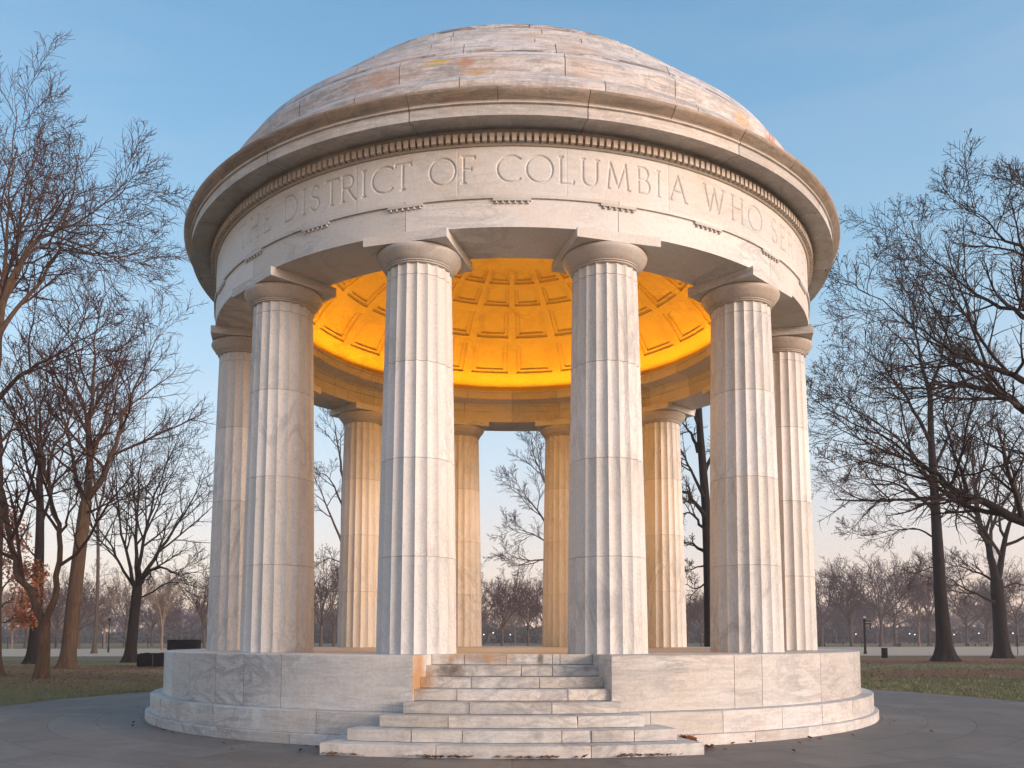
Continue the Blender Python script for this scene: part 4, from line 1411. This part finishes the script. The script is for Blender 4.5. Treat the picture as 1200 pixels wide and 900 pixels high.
# undergrowth / evergreen shrubs at the foot of the wood
def shrubs():
    V, Q = [], []
    rr = random.Random(17)
    for k in range(600):
        d = rr.uniform(240, 340)
        x = rr.uniform(-.95, .95) * d
        h = rr.uniform(2.5, 6.5)
        w = rr.uniform(3, 7)
        for _ in range(170):
            u = Vector((rr.gauss(0, 1), rr.gauss(0, 1), rr.gauss(0, 1))).normalized() * rr.uniform(.5, 1.0)
            p = Vector((x + u.x * w, d - DIST + u.y * w, max(0.1, h * .5 + u.z * h * .5)))
            e1 = Vector((rr.gauss(0, 1), rr.gauss(0, 1), rr.gauss(0, 1))).normalized() * rr.uniform(.4, .95)
            e2 = perp(e1.normalized(), rr) * e1.length * .7
            i = len(V)
            V += [tuple(p - e1), tuple(p + e2), tuple(p + e1), tuple(p - e2)]
            Q.append((i, i + 1, i + 2, i + 3))
    return V, Q
V, Q = shrubs()
M['shrub'] = plain('dark_shrubs', (.035, .042, .040), .9, .4, .3, bmp=0)
tag(link('undergrowth', fast_mesh('undergrowth', V, Q, [M['shrub']], smooth=False)), 'dark tangled undergrowth along the foot of the far wood', 'undergrowth', kind='stuff')

# ================================================================== SMALL THINGS
def on_ground(px, d): 
    p = at(px, 748, d)
    return (p.x, p.y, 0)
# black cabinets left of the plinth
t = tag(empty('equipment_case', on_ground(183, 44)), 'low black equipment case with two lids on the grass left of the plinth', 'case')
mb = MB(); mb.box((0, 0, .36), (1.55, .9, .62), taper=.985); mb.build('body', M['bin'], t, smooth=False)
for sx_ in (-.36, .40):
    mb = MB(); mb.box((sx_, 0, .692), (.62, .84, .04), taper=.94); mb.box((sx_, -.2, .725), (.22, .05, .026)); mb.build('lid', M['bin'], t, smooth=False)
for sx_ in (-.7, .7):
    mb = MB(); mb.box((sx_, 0, .024), (.10, .8, .048)); mb.build('skid', M['panel'], t, smooth=False)
mb = MB(); mb.box((.05, -.458, .36), (.035, .012, .56)); mb.build('latch_bar', M['tar'], t, smooth=False)
t = tag(empty('utility_cabinet', on_ground(216, 41)), 'tall flat black cabinet standing against the back of the plinth on the left', 'cabinet')
mb = MB(); mb.box((0, 0, .74), (1.42, .55, 1.28)); mb.build('body', M['panel'], t, smooth=False)
mb = MB(); mb.box((0, 0, 1.395), (1.47, .60, .028)); mb.build('lid', M['panel'], t, smooth=False)
mb = MB(); mb.box((0, 0, .05), (1.3, .46, .098)); mb.build('base', M['tar'], t, smooth=False)
for sx_ in (-.355, .355):
    mb = MB(); mb.box((sx_, -.283, .74), (.68, .014, 1.2)); mb.build('door', M['panel'], t, smooth=False)

# signpost with arms
t = tag(empty('signpost', on_ground(1013.5, 80)), 'dark post with bracket arms and a small hanging plate, right of the memorial', 'signpost')
mb = MB(); mb.tube([(0, 0, 0), (0, 0, .25), (0, 0, .26), (0, 0, 3.35)], [.15, .15, .115, .10], 10); mb.build('post', M['bin'], t)
mb = MB(); mb.tube([(0, 0, 3.35), (0, 0, 3.42), (0, 0, 3.52), (0, 0, 3.58)], [.12, .13, .09, .02], 10); mb.build('finial', plain('grey_cap', (.35, .36, .38), .5), t)
for zz_ in (3.10, 2.85):
    mb = MB(); mb.box((.33, 0, zz_), (.62, .05, .10)); mb.build('arm', M['bin'], t, smooth=False)
mb = MB(); mb.box((.55, 0, 2.55), (.10, .03, .5)); mb.build('hanging_plate', M['bin'], t, smooth=False)
# litter bin
t = tag(empty('litter_bin', on_ground(1036, 63)), 'round black litter bin on the near edge of the gravel, right of the memorial', 'litter bin')
mb = MB(); mb.lathe([(.02, .03, 0), (.19, .03, 0), (.21, .70, 0), (.02, .70, 0)], 0, 360, (), 20); mb.build('body', M['bin'], t)
mb = MB(); mb.lathe([(.15, .70, 0), (.225, .70, 0), (.235, .73, 0), (.225, .76, 0), (.15, .76, 0)], 0, 360, (), 20); mb.build('rim', M['bin'], t)
mb = MB()
for k in range(16):
    a = 2 * PI * k / 16
    mb.box((.208 * math.cos(a), .208 * math.sin(a), .36), (.012, .03, .62), a)
mb.build('slats', M['bin'], t, smooth=False)
# thin black lamp column on the left, plus another further
def lamp_column(px, d, h, label):
    t = tag(empty('lamp_column', on_ground(px, d)), label, 'lamp post')
    mb = MB(); mb.tube([(0, 0, 0), (0, 0, .5), (0, 0, .52), (0, 0, h)], [.10, .10, .065, .05], 8); mb.build('post', M['bin'], t)
    mb = MB(); mb.tube([(0, 0, h), (0, 0, h + .08), (0, 0, h + .3), (0, 0, h + .38)], [.06, .13, .16, .03], 8); mb.build('lantern', M['bin'], t)
lamp_column(127.5, 88, 3.2, 'thin black lamp post on the far side of the gravel, left')
# low dark boxes and benches beyond the gravel
for px, d, w, hh_, lb in ((962.5, 152, 1.05, .62, 'dark low chest beside the memorial column, beyond the gravel on the right'), (1053.5, 150, .46, .55, 'small dark bin under the bare trees beyond the gravel on the right')):
    t = tag(empty('park_box', on_ground(px, d)), lb, 'box')
    mb = MB(); mb.box((0, 0, hh_ * .46), (w, .6, hh_ * .9), taper=.96); mb.build('body', M['bin'], t, smooth=False)
    mb = MB(); mb.box((0, 0, hh_ * .95), (w * 1.06, .66, hh_ * .07)); mb.build('lid', M['bin'], t, smooth=False)
for px, d, lb in ((1138.5, 158, 'left of two low park benches beyond the gravel on the right'), (1153.5, 158, 'right of two low park benches beyond the gravel on the right')):
    t = tag(empty('park_bench', on_ground(px, d)), lb, 'bench', 'park benches beyond the gravel')
    mb = MB(); mb.box((0, 0, .44), (1.5, .45, .06)); mb.build('seat', M['tar'], t, smooth=False)
    mb = MB(); mb.box((0, .24, .68), (1.5, .05, .34)); mb.build('backrest', M['tar'], t, smooth=False)
    for sx_ in (-.62, .62):
        mb = MB(); mb.box((sx_, 0, .205), (.07, .42, .405)); mb.build('leg', M['bin'], t, smooth=False)
# metal frame at the right edge
t = tag(empty('metal_frame', on_ground(1192, 75)), 'thin dark metal frame at the right edge beside the gravel', 'frame')
for dx in (0, 3.2):
    mb = MB(); mb.tube([(dx, 0, 0), (dx, 0, 1.68)], [.035, .035], 6); mb.build('post', M['bin'], t)
for zz_ in (1.68, .9):
    mb = MB(); mb.tube([(-.02, 0, zz_), (3.22, 0, zz_)], [.03, .03], 6); mb.build('rail', M['bin'], t)
# post and rail fence along the far side of the gravel
def far_fence(x0, y0, x1, y1, n, label):
    t = tag(empty('wire_fence', (x0, y0, 0)), label, 'fence')
    dx, dy = x1 - x0, y1 - y0
    for k in range(n + 1):
        mb = MB(); q = k / n
        mb.tube([(dx * q, dy * q, 0), (dx * q, dy * q, 1.55)], [.05, .04], 5); mb.build('post', M['bin'], t)
    for zz_ in (1.5, .8):
        mb = MB(); mb.tube([(0, 0, zz_), (dx, dy, zz_)], [.022, .022], 4); mb.build('rail', M['bin'], t)
pa, pb = at(945, 748, 156), at(1230, 748, 166)
far_fence(pa.x, pa.y, pb.x, pb.y, 14, 'thin dark post and wire fence beyond the gravel on the right')
pa, pb = at(-20, 748, 118), at(250, 748, 128)
far_fence(pa.x, pa.y, pb.x, pb.y, 10, 'thin dark post and wire fence beyond the gravel on the left')
# distant street lamps with lit globes
lamps = [(1114, 741, 200), (1118, 743.5, 216), (1147, 742, 210), (1187, 742, 205), (1003, 743, 214), (1066, 742.5, 208), (1072, 743.5, 219), (567, 743.5, 205), (578, 741.5, 210), (598, 743.5, 214)]
lp0 = None
for i, (px, py, d) in enumerate(lamps):
    p = at(px, py, d)
    if lp0 is None:
        t = empty('street_lamp')
        mb = MB(); mb.tube([(0, 0, 0), (0, 0, .6), (0, 0, .62), (0, 0, 3.0)], [.12, .12, .07, .05], 6); mb.build('post', M['bin'], t)
        mb = MB(); mb.lathe([(.02, 3.0, 0), (.09, 3.06, 0), (.135, 3.17, 0), (.09, 3.28, 0), (.02, 3.31, 0)], 0, 360, (), 45); mb.build('globe', M['globe'], t)
        lp0 = t
    else:
        t = copy_tree(lp0)
    t.location = (p.x, p.y, p.z - 3.2)
    if t.location.z > 0 or True:
        t.location.z = 0
        s = max(.6, p.z / 3.2)
        t.scale = (1, 1, s)
    side = 'between the columns' if 540 < px < 620 else 'right of the memorial'
    n_side = [q for q in lamps if (540 < q[0] < 620) == (540 < px < 620)]
    k = sorted(q[0] for q in n_side).index(px)
    tag(t, f'tiny lit street lamp under far trees, {ORD[k]} from left of those {side}', 'street lamp', 'distant street lamps')

# far buildings
def building(px0, px1, top, d, wall, roofc, label, depth=16, storeys=3, ridge=2.5):
    a, b_ = at(px0, top, d), at(px1, top, d)
    w, h = b_.x - a.x, a.z
    t = tag(empty('far_building', ((a.x + b_.x) / 2, a.y + depth / 2, 0)), label, 'building')
    mb = MB(); mb.box((0, 0, h / 2), (w, depth, h)); mb.build('wall', plain('building_wall', wall, .9, .1, .2), t, smooth=False)
    mb = MB(); i = 0
    W, Dp = w / 2 + .5, depth / 2 + .5
    mb.v += [(-W, -Dp, h + .01), (W, -Dp, h + .01), (W, Dp, h + .01), (-W, Dp, h + .01), (-W * .9, 0, h + ridge), (W * .9, 0, h + ridge)]
    for f in ((0, 1, 5, 4), (2, 3, 4, 5), (0, 4, 3), (1, 2, 5), (3, 2, 1, 0)): mb.face(f)
    mb.build('roof', plain('building_roof', roofc, .9, .15, .3), t, smooth=False)
    n = max(3, int(w / 5))
    gl = plain('dark_window', (.05, .055, .07), .2, .2, 1, bmp=0)
    me0 = None
    for s_ in range(storeys):
        for k in range(n):
            x = -w / 2 + w * (k + .5) / n
            z = h * (s_ + .5) / storeys
            if me0 is None:
                mb = MB(); mb.box((0, 0, 0), (w / n * .45, .1, h / storeys * .55))
                o = mb.build('window', gl, t, smooth=False); me0 = o.data
            else:
                o = link('window', me0, t)
            o.location = (x, -depth / 2 - .04, z)
building(795, 845, 712, 380, (.45, .30, .25), (.30, .17, .13), 'long pink brick building far off in the right column gap', storeys=4)
building(960, 1000, 716, 390, (.42, .30, .26), (.32, .19, .15), 'pink roofed building far behind the trees right of the memorial', storeys=3)
building(186, 250, 720, 330, (.30, .27, .30), (.42, .26, .22), 'wide grey building with a pink roof far off beside the left plinth', storeys=3)
building(548, 570, 722, 360, (.40, .28, .24), (.34, .19, .15), 'small pink building far off at the left of the middle gap', storeys=3)

# ================================================================== AIR, SKY, LIGHT
SUN_AZ, SUN_EL = 122.0, 9.0      # degrees clockwise from +y (the viewing direction): to the right and behind the camera
sd = Vector((math.sin(R_(SUN_AZ)) * math.cos(R_(SUN_EL)), math.cos(R_(SUN_AZ)) * math.cos(R_(SUN_EL)), math.sin(R_(SUN_EL))))
sl = bpy.data.lights.new('sun', 'SUN')
sl.energy = 3.0
sl.angle = R_(20)
sl.color = (1.0, .80, .68)
so = bpy.data.objects.new('sun', sl)
COL.objects.link(so)
so.rotation_euler = sd.to_track_quat('Z', 'Y').to_euler()

w = bpy.data.worlds.new('World')
scene.world = w
w.use_nodes = True
nt = w.node_tree
for n in list(nt.nodes): nt.nodes.remove(n)
out = nt.nodes.new('ShaderNodeOutputWorld')
sky = nt.nodes.new('ShaderNodeTexSky')
sky.sky_type = 'NISHITA'
sky.sun_disc = False
sky.sun_elevation = R_(SUN_EL)
sky.sun_rotation = R_(SUN_AZ)
sky.altitude = 0
sky.air_density, sky.dust_density, sky.ozone_density = 1.0, 1.2, 2.0
bg1 = nt.nodes.new('ShaderNodeBackground')
nt.links.new(sky.outputs[0], bg1.inputs[0])
bg1.inputs[1].default_value = .06
# the dawn gradient: pink band low down, blue overhead, warmer towards the sun
tc = nt.nodes.new('ShaderNodeTexCoord')
sp = nt.nodes.new('ShaderNodeSeparateXYZ')
nt.links.new(tc.outputs['Generated'], sp.inputs[0])
gr = ramp(nt, sp.outputs[2], [(0, (.78, .50, .42)), (.05, (.84, .60, .50)), (.12, (.74, .64, .60)), (.21, (.55, .65, .72)), (.34, (.32, .54, .70)), (.50, (.172, .40, .61)), (.66, (.096, .285, .50)), (1, (.10, .26, .5))])
dv = nt.nodes.new('ShaderNodeVectorMath'); dv.operation = 'DOT_PRODUCT'
nt.links.new(tc.outputs['Generated'], dv.inputs[0])
dv.inputs[1].default_value = tuple(sd)
lobe = ramp(nt, dv.outputs['Value'], [(.0, 0), (.5, .4), (1, 1)])
low = ramp(nt, sp.outputs[2], [(0, 1), (.25, .55), (.6, .08), (1, 0)])
wf_ = math_n(nt, 'MULTIPLY', lobe, low)
# faint high streaks of cirrus
mp = new(nt, 'ShaderNodeMapping')
mp.inputs['Scale'].default_value = (1.2, 1.2, 7)
mp.inputs['Rotation'].default_value = (.2, .35, 0)
nt.links.new(tc.outputs['Generated'], mp.inputs['Vector'])
ci = ramp(nt, noise(nt, mp.outputs[0], 1.6, 8, .6, .8), [(.45, 0), (.75, .16)])
gr = mix(nt, ci, gr, (.66, .60, .60))
glow = mix(nt, wf_, gr, (2.6, 1.6, 1.1))
bg2 = nt.nodes.new('ShaderNodeBackground')
nt.links.new(glow, bg2.inputs[0])
bg2.inputs[1].default_value = .56
ad = nt.nodes.new('ShaderNodeAddShader')
nt.links.new(bg1.outputs[0], ad.inputs[0])
nt.links.new(bg2.outputs[0], ad.inputs[1])
nt.links.new(ad.outputs[0], out.inputs[0])

# haze
HAZE = True
if HAZE:
    mb = MB()
    mb.box((0, 0, 29), (900, 900, 60))
    hm = bpy.data.materials.new('haze')
    hm.use_nodes = True
    nt = hm.node_tree
    for n in list(nt.nodes): nt.nodes.remove(n)
    mo_ = nt.nodes.new('ShaderNodeOutputMaterial')
    pv = nt.nodes.new('ShaderNodeVolumePrincipled')
    pv.inputs['Color'].default_value = (.90, .83, .87, 1)
    pv.inputs['Density'].default_value = .0007
    pv.inputs['Anisotropy'].default_value = .0
    nt.links.new(pv.outputs[0], mo_.inputs['Volume'])
    hz = mb.build('haze', hm, smooth=False)
    tag(hz, 'thin blue violet morning haze over the park', 'haze', kind='stuff')

vs_ = scene.view_settings
scene.display_settings.display_device = 'sRGB'
vs_.view_transform = 'Standard'
vs_.look = 'None'
vs_.gamma = 1
vs_.use_curve_mapping = False
vs_.exposure = 0.72
cy_ = scene.cycles
cy_.use_denoising = True
cy_.max_bounces = 8
cy_.diffuse_bounces = 4
cy_.volume_bounces = 1
cy_.transparent_max_bounces = 8
cy_.caustics_reflective = False
cy_.caustics_refractive = False
cy_.sample_clamp_indirect = 6
